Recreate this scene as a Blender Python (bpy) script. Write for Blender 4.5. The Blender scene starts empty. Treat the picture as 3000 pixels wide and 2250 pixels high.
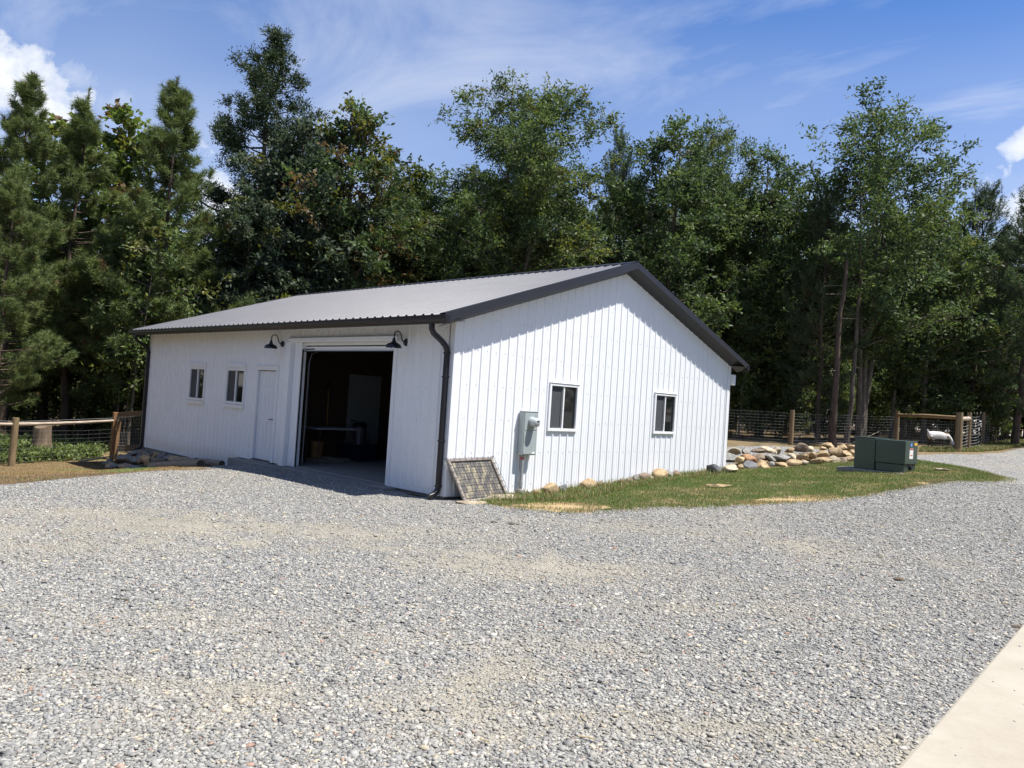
import bpy, bmesh, math, random
import numpy as np
from mathutils import Vector, Matrix
from math import radians as RAD, pi as PI

SC = bpy.context.scene
COL = SC.collection

# ------------------------------------------------------------------ camera
F_PX = 2227.4                                    # focal length in pixels of a 3000 px wide frame
CAM = np.array([9.719, -8.687, 1.65])
YAW, PITCH, ROLL = -0.763, 0.024, 0.064
_cy, _sy, _cp, _sp = math.cos(YAW), math.sin(YAW), math.cos(PITCH), math.sin(PITCH)
FWD = np.array([_sy*_cp, _cy*_cp, _sp]); _r = np.array([_cy, -_sy, 0.0]); _u = np.cross(_r, FWD)
_c, _s = math.cos(ROLL), math.sin(ROLL)
RGT = _c*_r + _s*_u; UPV = -_s*_r + _c*_u
cam_d = bpy.data.cameras.new("camera"); cam = bpy.data.objects.new("camera", cam_d); COL.objects.link(cam)
cam_d.sensor_width = 36.0; cam_d.lens = F_PX/3000*36; cam_d.clip_start = 0.1; cam_d.clip_end = 3000
M = Matrix.Identity(4)
for i in range(3):
    M[i][0], M[i][1], M[i][2], M[i][3] = RGT[i], UPV[i], -FWD[i], CAM[i]
cam.matrix_world = M
SC.camera = cam

# ------------------------------------------------------------------ sun, sky, exposure
SUN = np.array([0.385, 0.245, 1.0]); SUN /= np.linalg.norm(SUN)
sun_d = bpy.data.lights.new("sun", 'SUN'); sun = bpy.data.objects.new("sun", sun_d); COL.objects.link(sun)
sun_d.energy = 4.9; sun_d.angle = RAD(0.53); sun_d.color = (1.0, 0.965, 0.90)
sun.rotation_euler = Vector(SUN).to_track_quat('Z', 'Y').to_euler()
SC.view_settings.view_transform = 'Standard'; SC.view_settings.look = 'None'
SC.view_settings.gamma = 1.0; SC.view_settings.use_curve_mapping = False
SC.view_settings.exposure = 0.86

def nd(nt, t, **kw):
    n = nt.nodes.new(t)
    for k, v in kw.items():
        if k.startswith('i_'):
            key = k[2:]
            key = int(key) if key.isdigit() else key.replace('_', ' ')
            n.inputs[key].default_value = v
        else:
            setattr(n, k, v)
    return n

def ramp(nt, stops, interp='LINEAR'):
    n = nt.nodes.new('ShaderNodeValToRGB'); n.color_ramp.interpolation = interp
    el = n.color_ramp.elements
    while len(el) > 1: el.remove(el[-1])
    for i, (p, c) in enumerate(stops):
        e = el[0] if i == 0 else el.new(p)
        e.position = p
        e.color = (c, c, c, 1) if isinstance(c, (int, float)) else tuple(c) + (1,)
    return n

world = bpy.data.worlds.new("World"); SC.world = world; world.use_nodes = True
def make_sky():
    nt = world.node_tree; nt.nodes.clear(); L = nt.links.new
    out = nd(nt, 'ShaderNodeOutputWorld'); sky = nd(nt, 'ShaderNodeTexSky', sky_type='NISHITA', sun_disc=False)
    sky.sun_elevation = math.asin(SUN[2]); sky.sun_rotation = math.atan2(SUN[0], SUN[1])
    sky.air_density = 1.0; sky.dust_density = 0.25; sky.ozone_density = 3.5
    hs = nd(nt, 'ShaderNodeHueSaturation', i_Saturation=1.38, i_Value=1.0); L(sky.outputs[0], hs.inputs['Color'])
    tn = nd(nt, 'ShaderNodeMix', data_type='RGBA', blend_type='MULTIPLY'); tn.inputs[0].default_value = 1.0; L(hs.outputs[0], tn.inputs[6]); tn.inputs[7].default_value = (1.36, 1.18, 1.40, 1)
    bg = nd(nt, 'ShaderNodeBackground', i_Strength=0.062); L(tn.outputs[2], bg.inputs[0])
    cl = nd(nt, 'ShaderNodeBackground', i_Strength=0.60); cl.inputs[0].default_value = (0.93, 0.96, 1.0, 1)
    tc = nd(nt, 'ShaderNodeTexCoord'); sep = nd(nt, 'ShaderNodeSeparateXYZ'); L(tc.outputs['Generated'], sep.inputs[0])
    zc = nd(nt, 'ShaderNodeMath', operation='MAXIMUM', i_1=0.03); L(sep.outputs[2], zc.inputs[0])
    pv = nd(nt, 'ShaderNodeCombineXYZ')
    for k in (0, 1):
        dv = nd(nt, 'ShaderNodeMath', operation='DIVIDE'); L(sep.outputs[k], dv.inputs[0]); L(zc.outputs[0], dv.inputs[1]); L(dv.outputs[0], pv.inputs[k])
    # high thin cirrus, drawn out along the wind
    mp = nd(nt, 'ShaderNodeMapping'); mp.inputs['Rotation'].default_value = (0, 0, RAD(28)); mp.inputs['Scale'].default_value = (0.42, 1.0, 1)
    L(pv.outputs[0], mp.inputs[0])
    n1 = nd(nt, 'ShaderNodeTexNoise', i_Scale=0.95, i_Detail=10.0, i_Roughness=0.60, i_Distortion=1.5); L(mp.outputs[0], n1.inputs['Vector'])
    n2 = nd(nt, 'ShaderNodeTexNoise', i_Scale=0.55, i_Detail=3.0, i_Roughness=0.5); L(pv.outputs[0], n2.inputs['Vector'])
    r1 = ramp(nt, [(0.37, 0.0), (0.76, 0.66)]); L(n1.outputs[0], r1.inputs[0])
    r2 = ramp(nt, [(0.34, 0.55), (0.60, 1.0)]); L(n2.outputs[0], r2.inputs[0])
    m1 = nd(nt, 'ShaderNodeMath', operation='MULTIPLY'); L(r1.outputs[0], m1.inputs[0]); L(r2.outputs[0], m1.inputs[1])
    # haze of thin cloud towards the horizon
    rh = ramp(nt, [(0.05, 0.65), (0.22, 0.55), (0.36, 0.30), (0.5, 0.05)]); L(sep.outputs[2], rh.inputs[0])
    hz = nd(nt, 'ShaderNodeMath', operation='MULTIPLY'); L(rh.outputs[0], hz.inputs[0])
    rb = ramp(nt, [(0.3, 0.45), (0.7, 1.0)]); L(n2.outputs[0], rb.inputs[0]); L(rb.outputs[0], hz.inputs[1])
    a1 = nd(nt, 'ShaderNodeMath', operation='MAXIMUM'); L(m1.outputs[0], a1.inputs[0]); L(hz.outputs[0], a1.inputs[1])
    # heaped cumulus: (direction, radius)
    prev = a1
    nb = nd(nt, 'ShaderNodeTexNoise', i_Scale=13.0, i_Detail=11.0, i_Roughness=0.60, i_Distortion=0.25); L(tc.outputs['Generated'], nb.inputs['Vector'])
    for (px, py, rad, amp) in CUMULUS:
        d = FWD + (px-1500)/F_PX*RGT - (py-1125)/F_PX*UPV; d /= np.linalg.norm(d)
        vd = nd(nt, 'ShaderNodeVectorMath', operation='DISTANCE'); vd.inputs[1].default_value = tuple(d); L(tc.outputs['Generated'], vd.inputs[0])
        md = nd(nt, 'ShaderNodeMath', operation='MULTIPLY_ADD', i_1=-1/rad, i_2=1.0); L(vd.outputs['Value'], md.inputs[0])
        sm = nd(nt, 'ShaderNodeMath', operation='MULTIPLY_ADD', i_1=4.5, i_2=-2.25); L(nb.outputs[0], sm.inputs[0])
        su = nd(nt, 'ShaderNodeMath', operation='ADD'); L(md.outputs[0], su.inputs[0]); L(sm.outputs[0], su.inputs[1])
        rr = ramp(nt, [(0.0, 0.0), (0.35, amp*.7), (0.8, amp)]); L(su.outputs[0], rr.inputs[0])
        cut = ramp(nt, [(0.0, 0.0), (0.25, 1.0)]); ms2 = nd(nt, 'ShaderNodeMath', operation='MULTIPLY_ADD', i_1=-1/(rad*1.9), i_2=1.0); L(vd.outputs['Value'], ms2.inputs[0]); L(ms2.outputs[0], cut.inputs[0])
        mm = nd(nt, 'ShaderNodeMath', operation='MULTIPLY'); L(rr.outputs[0], mm.inputs[0]); L(cut.outputs[0], mm.inputs[1])
        mx = nd(nt, 'ShaderNodeMath', operation='MAXIMUM'); L(prev.outputs[0], mx.inputs[0]); L(mm.outputs[0], mx.inputs[1]); prev = mx
    ms = nd(nt, 'ShaderNodeMixShader'); L(prev.outputs[0], ms.inputs[0]); L(bg.outputs[0], ms.inputs[1]); L(cl.outputs[0], ms.inputs[2])
    L(ms.outputs[0], out.inputs[0])
CUMULUS = [(0, 205, 0.058, 1.0), (100, 275, 0.045, .95), (215, 215, 0.022, .5), (340, 312, 0.022, .45), (610, 560, 0.05, .9), (2995, 425, 0.022, .9), (3000, 600, 0.05, .9), (-350, 500, 0.12, 1.0)]
make_sky()

# ------------------------------------------------------------------ pixel -> point helpers (authoring only)
def ray(px, py): return FWD + (px-1500)/F_PX*RGT - (py-1125)/F_PX*UPV
def atd(px, py, D): return CAM + D*ray(px, py)
def onx(px, py, X): d = ray(px, py); return CAM + (X-CAM[0])/d[0]*d
def ony(px, py, Y): d = ray(px, py); return CAM + (Y-CAM[1])/d[1]*d
def onz(px, py, Z): d = ray(px, py); return CAM + (Z-CAM[2])/d[2]*d

# ------------------------------------------------------------------ terrain height
BL, BW, HE, HR = 13.18, 9.75, 2.966, 4.598       # barn length, width, eave height, gable height
_cp_ = [(9.7,-8.7,.05),(5,-6,.02),(12,-4,.06),(8.4,-1,.06),(3,-8,0),(-1,-8,-.05),(-4,-8,-.15),(8,-14,.02),(0,-14,-.1),(16,-8,.1),
  (.3,-.3,-.08),(-1.6,-.4,-.075),(-3.3,-.5,-.07),(-5,-.5,-.09),(-6.2,-.5,-.14),(-7,-.5,-.2),(-7.6,-.4,-.29),(-9,-.5,-.5),(-11,-.7,-.78),(-13,-.9,-.9),(-14.5,-.6,-.92),
  (0,-3,-.03),(-4,-3,-.08),(-8,-4,-.42),(-11,-4,-.76),(-15.8,.1,-.92),(-14.1,-3.05,-.92),(-20,-1,-.85),(-25,5,-.7),(-30,-6,-.9),(-20,-10,-.9),(-12,-9,-.6),
  (.2,1.3,-.06),(.2,3,-.015),(.2,4.4,.05),(.2,5.4,.10),(.2,7,.17),(.2,8.3,.21),(.2,9.8,.28),(4,2,.05),(7,3,.16),
  (-6,12.5,.6),(-13.5,10.5,.1),(-14.2,4,-.7),(-20,35,.6),(0,60,1.6),(30,40,1.3),(30,10,.6),(40,-20,.2),(-60,30,-.5),(-60,-40,-.9),(60,60,1.5),(0,-60,0),(-30,70,.8),(60,-60,0)]
for q in [(2651,1431,15),(2649,1381,18.4),(2500,1352,21.5),(2300,1370,20.4),(2948,1403,19.7),(2300,1313,23),(2480,1327,23.6),(2316,1304,28),(2806,1322,27.3),
          (2624,1300,32.5),(2835,1318,28.6),(2878,1305,32.1),(2915,1293,36.7),(2973,1282,41.6),(3000,1500,13),(3000,1700,8.4),(2760,1360,20),(2415,1465,14),(2157,1481,13),(1831,1494,12),(2740,1313,30)]:
    _cp_.append(tuple(atd(*q)))
_CP = np.array(_cp_)
def _tps(r2): return 0.5*r2*np.log(r2+1e-9)
_n = len(_CP); _K = _tps(((_CP[:,None,:2]-_CP[None,:,:2])**2).sum(-1)) + 0.6*np.eye(_n)
_P = np.c_[np.ones(_n), _CP[:,:2]]
_W = np.linalg.solve(np.block([[_K,_P],[_P.T,np.zeros((3,3))]]), np.r_[_CP[:,2],0,0,0])
def hgt(x, y):
    x = np.atleast_1d(np.asarray(x, float)); y = np.atleast_1d(np.asarray(y, float)); sh = x.shape
    q = np.c_[np.clip(x.ravel(),-60,60), np.clip(y.ravel(),-60,70)]; out = np.empty(len(q))
    for i in range(0, len(q), 20000):
        b = q[i:i+20000]
        out[i:i+20000] = _tps(((b[:,None,:]-_CP[None,:,:2])**2).sum(-1))@_W[:_n] + np.c_[np.ones(len(b)),b]@_W[_n:]
    return np.clip(out, -1.4, 2.2).reshape(sh)
def gz(x, y): return float(hgt(x, y)[0])
def hit(px, py):
    d = ray(px, py); t = 2.0
    for _ in range(4000):
        p = CAM + t*d
        if p[2] < gz(p[0], p[1]): return p
        t += 0.02*max(1, t/5)
    return CAM + t*d

# ------------------------------------------------------------------ object helpers
def tag(o, label=None, cat=None, group=None, kind=None):
    if label: o['label'] = label
    if cat: o['category'] = cat
    if group: o['group'] = group
    if kind: o['kind'] = kind
    return o
def thing(name, label, cat, loc=(0,0,0), group=None):
    o = bpy.data.objects.new(name, None); COL.objects.link(o); o.location = loc; o.empty_display_size = .2
    return tag(o, label, cat, group)
def wloc(o):
    v = Vector((0,0,0))
    while o is not None: v += o.location; o = o.parent
    return np.array(v)
def npmesh(name, V, Fc, mat, col=None, parent=None, smooth=False, matidx=None, local=False):
    V = np.asarray(V, np.float32); Fc = np.asarray(Fc, np.int32)
    if parent is not None and not local: V = V - wloc(parent).astype(np.float32)
    me = bpy.data.meshes.new(name); k = Fc.shape[1]; m = len(Fc)
    me.vertices.add(len(V)); me.vertices.foreach_set('co', V.ravel())
    me.loops.add(m*k); me.loops.foreach_set('vertex_index', Fc.ravel())
    me.polygons.add(m); me.polygons.foreach_set('loop_start', np.arange(0, m*k, k, dtype=np.int32))
    try: me.polygons.foreach_set('loop_total', np.full(m, k, np.int32))
    except Exception: pass
    if matidx is not None: me.polygons.foreach_set('material_index', np.asarray(matidx, np.int32))
    if smooth: me.polygons.foreach_set('use_smooth', np.ones(m, bool))
    if col is not None:
        a = me.color_attributes.new('col', 'FLOAT_COLOR', 'POINT')
        c4 = np.ones((len(V), 4), np.float32); c4[:,:3] = col; a.data.foreach_set('color', c4.ravel())
    for mm in (mat if isinstance(mat, (list, tuple)) else [mat]): me.materials.append(mm)
    me.update(); me.validate()
    o = bpy.data.objects.new(name, me); COL.objects.link(o)
    if parent is not None: o.parent = parent
    return o

class MB:
    """collects shapes (world coordinates) into one mesh"""
    def __init__(s): s.v = []; s.f = []; s.m = []
    def add(s, vs, fs, m=0):
        b = len(s.v); s.v += [tuple(map(float, p)) for p in vs]; s.f += [tuple(b+i for i in f) for f in fs]; s.m += [m]*len(fs); return s
    def quad(s, a, b, c, d, m=0): return s.add([a,b,c,d], [(0,1,2,3)], m)
    def box(s, x0,x1,y0,y1,z0,z1, m=0):
        vs = [(x,y,z) for z in (z0,z1) for y in (y0,y1) for x in (x0,x1)]
        return s.add(vs, [(0,2,3,1),(4,5,7,6),(0,1,5,4),(2,6,7,3),(0,4,6,2),(1,3,7,5)], m)
    def obox(s, c, ax, ay, az, m=0):
        c, ax, ay, az = map(np.asarray, (c, ax, ay, az))
        vs = [c+i*ax+j*ay+k*az for k in (-1,1) for j in (-1,1) for i in (-1,1)]
        return s.add(vs, [(0,2,3,1),(4,5,7,6),(0,1,5,4),(2,6,7,3),(0,4,6,2),(1,3,7,5)], m)
    def beam(s, p0, p1, w, h, up=(0,0,1), m=0):
        p0, p1 = np.asarray(p0,float), np.asarray(p1,float); d = p1-p0; l = np.linalg.norm(d); d /= l
        sd = np.cross(d, up); sd /= np.linalg.norm(sd); u = np.cross(sd, d)
        return s.obox((p0+p1)/2, d*l/2, sd*w/2, u*h/2, m)
    def tube(s, pts, r, n=8, cap=True, m=0):
        pts = np.asarray(pts, float); N = len(pts); rs = np.full(N, r) if np.isscalar(r) else np.asarray(r, float)
        t = np.gradient(pts, axis=0); t /= np.linalg.norm(t, axis=1)[:,None]+1e-12
        ref = np.array([0,0,1.]) if abs(t[0][2]) < .8 else np.array([1.,0,0])
        vs = []; a = np.arange(n)*2*PI/n
        for i in range(N):
            s1 = np.cross(t[i], ref); s1 /= np.linalg.norm(s1)+1e-12; s2 = np.cross(t[i], s1); ref = np.cross(s1, t[i])
            for q in a: vs.append(pts[i]+rs[i]*(math.cos(q)*s1+math.sin(q)*s2))
        fs = [(i*n+j, i*n+(j+1)%n, (i+1)*n+(j+1)%n, (i+1)*n+j) for i in range(N-1) for j in range(n)]
        if cap: fs += [tuple(range(n))[::-1], tuple((N-1)*n+j for j in range(n))]
        return s.add(vs, fs, m)
    def prism(s, poly, p0, p1, au, av, m=0):
        """2-D polygon (u,v) swept from p0 to p1"""
        p0, p1, au, av = map(lambda q: np.asarray(q, float), (p0, p1, au, av)); n = len(poly)
        vs = [p0+u*au+v*av for u, v in poly]+[p1+u*au+v*av for u, v in poly]
        return s.add(vs, [(i,(i+1)%n,n+(i+1)%n,n+i) for i in range(n)]+[tuple(range(n))[::-1], tuple(range(n,2*n))], m)
    def lathe(s, c, ax, prof, n=16, m=0):
        c, ax = np.asarray(c,float), np.asarray(ax,float); ax /= np.linalg.norm(ax)
        ref = np.array([0,0,1.]) if abs(ax[2]) < .8 else np.array([1.,0,0]); s1 = np.cross(ax, ref); s1 /= np.linalg.norm(s1); s2 = np.cross(ax, s1)
        vs = []
        for (r, h) in prof:
            for j in range(n): vs.append(c+ax*h+r*(math.cos(2*PI*j/n)*s1+math.sin(2*PI*j/n)*s2))
        N = len(prof); fs = [(i*n+j, i*n+(j+1)%n, (i+1)*n+(j+1)%n, (i+1)*n+j) for i in range(N-1) for j in range(n)]
        fs += [tuple(range(n))[::-1], tuple((N-1)*n+j for j in range(n))]
        return s.add(vs, fs, m)
    def build(s, name, mats, parent=None, smooth=False, bevel=0, local=False):
        me = bpy.data.meshes.new(name); V = np.array(s.v)
        if parent is not None and not local: V = V - wloc(parent)
        me.from_pydata([tuple(p) for p in V], [], s.f)
        mats = mats if isinstance(mats, (list, tuple)) else [mats]
        for mm in mats: me.materials.append(mm)
        me.polygons.foreach_set('material_index', s.m)
        bm = bmesh.new(); bm.from_mesh(me); bmesh.ops.recalc_face_normals(bm, faces=bm.faces); bm.to_mesh(me); bm.free()
        if smooth:
            me.polygons.foreach_set('use_smooth', [True]*len(me.polygons))
        o = bpy.data.objects.new(name, me); COL.objects.link(o)
        if parent is not None: o.parent = parent
        if smooth == 'auto':
            try: me.set_sharp_from_angle(angle=RAD(38))
            except Exception: pass
        if bevel:
            b = o.modifiers.new('bevel', 'BEVEL'); b.width = bevel; b.segments = 2; b.limit_method = 'ANGLE'; b.angle_limit = RAD(40)
        return o

# ------------------------------------------------------------------ materials
def mat(name, base=(.5,.5,.5), rough=.6, metal=0.0, spec=.5, noise=None, bump=None, attr=None, objcol=False, extra=None, coat=0):
    """noise=(scale, amount, detail): value mottling; bump=(scale, strength, dist)"""
    m = bpy.data.materials.new(name); m.use_nodes = True; nt = m.node_tree; L = nt.links.new
    b = nt.nodes['Principled BSDF']; b.inputs['Roughness'].default_value = rough; b.inputs['Metallic'].default_value = metal
    b.inputs['Specular IOR Level'].default_value = spec; b.inputs['Base Color'].default_value = tuple(base)+(1,)
    if coat: b.inputs['Coat Weight'].default_value = coat
    tc = nd(nt, 'ShaderNodeTexCoord'); src = None
    if attr: a = nd(nt, 'ShaderNodeVertexColor'); a.layer_name = attr; src = a.outputs[0]
    if objcol: a = nd(nt, 'ShaderNodeObjectInfo'); src = a.outputs['Color']
    if noise:
        n = nd(nt, 'ShaderNodeTexNoise', i_Scale=noise[0], i_Detail=noise[2] if len(noise) > 2 else 4.0, i_Roughness=.6); L(tc.outputs['Object'], n.inputs['Vector'])
        r = ramp(nt, [(.25, 1-noise[1]), (.75, 1+noise[1])]); L(n.outputs[0], r.inputs[0])
        mx = nd(nt, 'ShaderNodeMix', data_type='RGBA', blend_type='MULTIPLY'); mx.inputs[0].default_value = 1
        if src is not None: L(src, mx.inputs[6])
        else: mx.inputs[6].default_value = tuple(base)+(1,)
        L(r.outputs[0], mx.inputs[7]); src = mx.outputs[2]
    if src is not None: L(src, b.inputs['Base Color'])
    if bump:
        n = nd(nt, 'ShaderNodeTexNoise', i_Scale=bump[0], i_Detail=5.0, i_Roughness=.6); L(tc.outputs['Object'], n.inputs['Vector'])
        bp = nd(nt, 'ShaderNodeBump', i_Strength=bump[1], i_Distance=bump[2] if len(bump) > 2 else .01); L(n.outputs[0], bp.inputs['Height']); L(bp.outputs[0], b.inputs['Normal'])
    if extra: extra(nt, b, tc)
    return m

def stretched(base, dark, scale, rough=.8, spec=.3, bump=.4, dist=.004):
    """wood or bark: noise drawn out along one axis (object coordinates)"""
    def f(nt, b, tc):
        L = nt.links.new; mp = nd(nt, 'ShaderNodeMapping'); mp.inputs['Scale'].default_value = scale; L(tc.outputs['Object'], mp.inputs[0])
        n = nd(nt, 'ShaderNodeTexNoise', i_Scale=1.0, i_Detail=6.0, i_Roughness=.65); L(mp.outputs[0], n.inputs['Vector'])
        r = ramp(nt, [(.3, dark), (.68, base)]); L(n.outputs[0], r.inputs[0]); L(r.outputs[0], b.inputs['Base Color'])
        bp = nd(nt, 'ShaderNodeBump', i_Strength=bump, i_Distance=dist); L(n.outputs[0], bp.inputs['Height']); L(bp.outputs[0], b.inputs['Normal'])
    return f

def white_metal_fx(nt, b, tc):
    L = nt.links.new
    n = nd(nt, 'ShaderNodeTexNoise', i_Scale=1.3, i_Detail=5.0); L(tc.outputs['Object'], n.inputs['Vector'])
    r = ramp(nt, [(.3, (.785,.80,.815)), (.7, (.81,.82,.835))]); L(n.outputs[0], r.inputs[0])
    # mud splash along the foot of the wall, in ragged drifts
    sp = nd(nt, 'ShaderNodeSeparateXYZ'); L(tc.outputs['Object'], sp.inputs[0])
    mp = nd(nt, 'ShaderNodeMapping'); mp.inputs['Scale'].default_value = (9, 9, 2.2); L(tc.outputs['Object'], mp.inputs[0])
    n2 = nd(nt, 'ShaderNodeTexNoise', i_Scale=1.0, i_Detail=6.0, i_Roughness=.7); L(mp.outputs[0], n2.inputs['Vector'])
    h = nd(nt, 'ShaderNodeMath', operation='MULTIPLY_ADD', i_1=.55, i_2=-.18); L(n2.outputs[0], h.inputs[0])
    d = nd(nt, 'ShaderNodeMath', operation='SUBTRACT'); L(h.outputs[0], d.inputs[0]); L(sp.outputs[2], d.inputs[1])
    r2 = ramp(nt, [(.0, 0.0), (.22, .40)]); L(d.outputs[0], r2.inputs[0])
    mx = nd(nt, 'ShaderNodeMix', data_type='RGBA'); L(r2.outputs[0], mx.inputs[0]); L(r.outputs[0], mx.inputs[6]); mx.inputs[7].default_value = (.60,.53,.42,1)
    L(mx.outputs[2], b.inputs['Base Color'])
    n3 = nd(nt, 'ShaderNodeTexNoise', i_Scale=2.2, i_Detail=2.0); L(tc.outputs['Object'], n3.inputs['Vector'])
    bp = nd(nt, 'ShaderNodeBump', i_Strength=.12, i_Distance=.02); L(n3.outputs[0], bp.inputs['Height']); L(bp.outputs[0], b.inputs['Normal'])
def tray_fx(nt, b, tc):
    L = nt.links.new; mp = nd(nt, 'ShaderNodeMapping'); mp.inputs['Scale'].default_value = (5, 9, 4.5); L(tc.outputs['Object'], mp.inputs[0])
    n = nd(nt, 'ShaderNodeTexNoise', i_Scale=1.0, i_Detail=7.0, i_Roughness=.68); L(mp.outputs[0], n.inputs['Vector'])
    r = ramp(nt, [(.42, (.095,.09,.09)), (.52, (.17,.155,.13)), (.6, (.38,.33,.22))]); L(n.outputs[0], r.inputs[0]); L(r.outputs[0], b.inputs['Base Color'])
MT = {}
MT['white'] = mat('white_painted_steel', (.8,.81,.82), .38, spec=.4, extra=white_metal_fx)
MT['trim'] = mat('white_trim', (.78,.79,.8), .42, noise=(3,.03))
MT['screw'] = mat('screw_heads', (.42,.43,.45), .5)
MT['roof'] = mat('charcoal_roof_steel', (.100,.098,.107), .29, spec=.60, noise=(1.2,.10), bump=(1.6,.12,.02))
MT['dark'] = mat('charcoal_trim_steel', (.024,.024,.030), .38, spec=.5, noise=(2,.06))
MT['gutter'] = mat('black_gutter_steel', (.012,.012,.016), .36, spec=.5, noise=(2,.1))
MT['black'] = mat('black_enamel', (.012,.012,.016), .4)
MT['glass'] = mat('window_glass', (.012,.014,.014), .04, spec=.6)
MT['screen'] = mat('insect_screen', (.055,.06,.066), .75, noise=(400,.2,1))
MT['seal'] = mat('dark_window_channel', (.11,.115,.12), .5)
MT['door'] = mat('white_steel_door', (.72,.75,.79), .4)
MT['rubber'] = mat('black_rubber', (.02,.02,.02), .7)
MT['concrete'] = mat('concrete', (.44,.40,.34), .85, noise=(7,.16,8), bump=(60,.25,.004))
MT['pad'] = mat('grey_concrete', (.34,.33,.31), .85, noise=(9,.2,8), bump=(50,.25,.004))
MT['slab'] = mat('dark_floor_concrete', (.22,.21,.195), .8, noise=(5,.2,8), bump=(50,.2,.004))  # concrete grey lowered to darken the bay interior
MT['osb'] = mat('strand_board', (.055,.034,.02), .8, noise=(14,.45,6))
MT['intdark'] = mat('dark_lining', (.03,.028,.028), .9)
MT['meter'] = mat('grey_meter_enamel', (.33,.37,.37), .45, noise=(6,.05))
MT['meterglass'] = mat('meter_glass', (.42,.45,.46), .12, spec=.7, coat=.6)
MT['conduit'] = mat('grey_conduit', (.29,.30,.30), .5, noise=(8,.1))
MT['red'] = mat('red_tape', (.5,.07,.05), .5)
MT['green'] = mat('dark_green_enamel', (.034,.056,.043), .42, noise=(3,.12,5), bump=(5,.06,.02))
MT['wlabel'] = mat('white_sticker', (.75,.75,.72), .5)
MT['blabel'] = mat('blue_sticker', (.12,.30,.70), .5)
MT['ylabel'] = mat('yellow_sticker', (.75,.42,.05), .5)
MT['wire'] = mat('galvanised_wire', (.30,.31,.32), .45, metal=.5)
MT['wirelit'] = mat('light_galvanised_wire', (.55,.56,.56), .45, metal=.3)
MT['bwire'] = mat('dark_crate_wire', (.07,.06,.055), .5, metal=.4)
MT['tray'] = mat('dusty_plastic_tray', extra=tray_fx, rough=.7)
MT['trayrim'] = mat('tray_rim', (.30,.26,.23), .7, noise=(18,.3,6))
MT['post'] = mat('round_treated_post', rough=.85, spec=.2, extra=stretched((.27,.20,.115),(.13,.09,.05),(26,26,2.5)))
MT['board'] = mat('treated_board', rough=.8, spec=.2, extra=stretched((.30,.175,.08),(.17,.09,.04),(22,22,2.2)))
MT['boardh'] = mat('treated_rail_board', rough=.8, spec=.2, extra=stretched((.19,.125,.07),(.11,.07,.038),(2.5,2.5,30)))
MT['rail'] = mat('peeled_pole', rough=.8, spec=.2, extra=stretched((.50,.42,.33),(.22,.17,.13),(3,3,40)))
MT['railtan'] = mat('tan_pole', rough=.8, spec=.2, extra=stretched((.36,.26,.14),(.20,.13,.07),(3,3,40)))
MT['timber'] = mat('weathered_landscape_timber', rough=.9, spec=.2, extra=stretched((.40,.32,.235),(.19,.14,.10),(3,16,40)))
MT['endgrain'] = mat('end_grain', (.10,.075,.05), .9, noise=(30,.4))
MT['barkpine'] = mat('pine_bark', rough=.95, spec=.15, extra=stretched((.125,.092,.07),(.045,.034,.026),(9,9,2.2), bump=.8, dist=.02))
MT['barkgrey'] = mat('grey_bark', rough=.95, spec=.15, extra=stretched((.17,.145,.115),(.065,.054,.043),(10,10,2.6), bump=.7, dist=.015))
MT['stump'] = mat('grey_stump_wood', rough=.95, spec=.15, extra=stretched((.22,.165,.115),(.09,.065,.045),(12,12,2.0), bump=.9, dist=.02))
MT['dead'] = mat('dead_wood', (.20,.165,.13), .95, noise=(12,.35))
MT['rock'] = mat('field_stone', rough=.88, spec=.25, objcol=True, noise=(9,.5,9), bump=(14,.8,.03))
MT['bin'] = mat('dark_blue_plastic', (.012,.016,.035), .35)
MT['steelbin'] = mat('brushed_steel', (.35,.35,.37), .3, metal=.9)
MT['tabletop'] = mat('pale_plastic_table', (.40,.42,.46), .5)
MT['tan'] = mat('tan_cardboard', (.30,.17,.06), .8, noise=(8,.2))
MT['cloth'] = mat('dusty_tarp', (.17,.15,.12), .9, noise=(8,.4))
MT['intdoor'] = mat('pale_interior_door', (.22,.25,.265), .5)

def leafmat(name, rough=.5, trans=.22, spec=.45):
    m = bpy.data.materials.new(name); m.use_nodes = True; nt = m.node_tree; L = nt.links.new
    b = nt.nodes['Principled BSDF']; b.inputs['Roughness'].default_value = rough; b.inputs['Specular IOR Level'].default_value = spec
    a = nd(nt, 'ShaderNodeVertexColor'); a.layer_name = 'col'; L(a.outputs[0], b.inputs['Base Color'])
    t = nd(nt, 'ShaderNodeBsdfTranslucent'); hs = nd(nt, 'ShaderNodeHueSaturation', i_Saturation=1.15, i_Value=1.5); L(a.outputs[0], hs.inputs['Color']); L(hs.outputs[0], t.inputs[0])
    ms = nd(nt, 'ShaderNodeMixShader', i_0=trans); L(b.outputs[0], ms.inputs[1]); L(t.outputs[0], ms.inputs[2])
    L(ms.outputs[0], nt.nodes['Material Output'].inputs[0]); return m
MT['leaf'] = leafmat('broad_leaves', .58, .33, .28); MT['needle'] = leafmat('pine_needles', .6, .18, .25); MT['scale'] = leafmat('cedar_sprays', .6, .10, .3)
MT['grass'] = leafmat('grass_blades', .55, .25, .3)
MT['stone'] = mat('gravel_stones', rough=.85, spec=.3, attr='col', noise=(60,.25,3))

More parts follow.
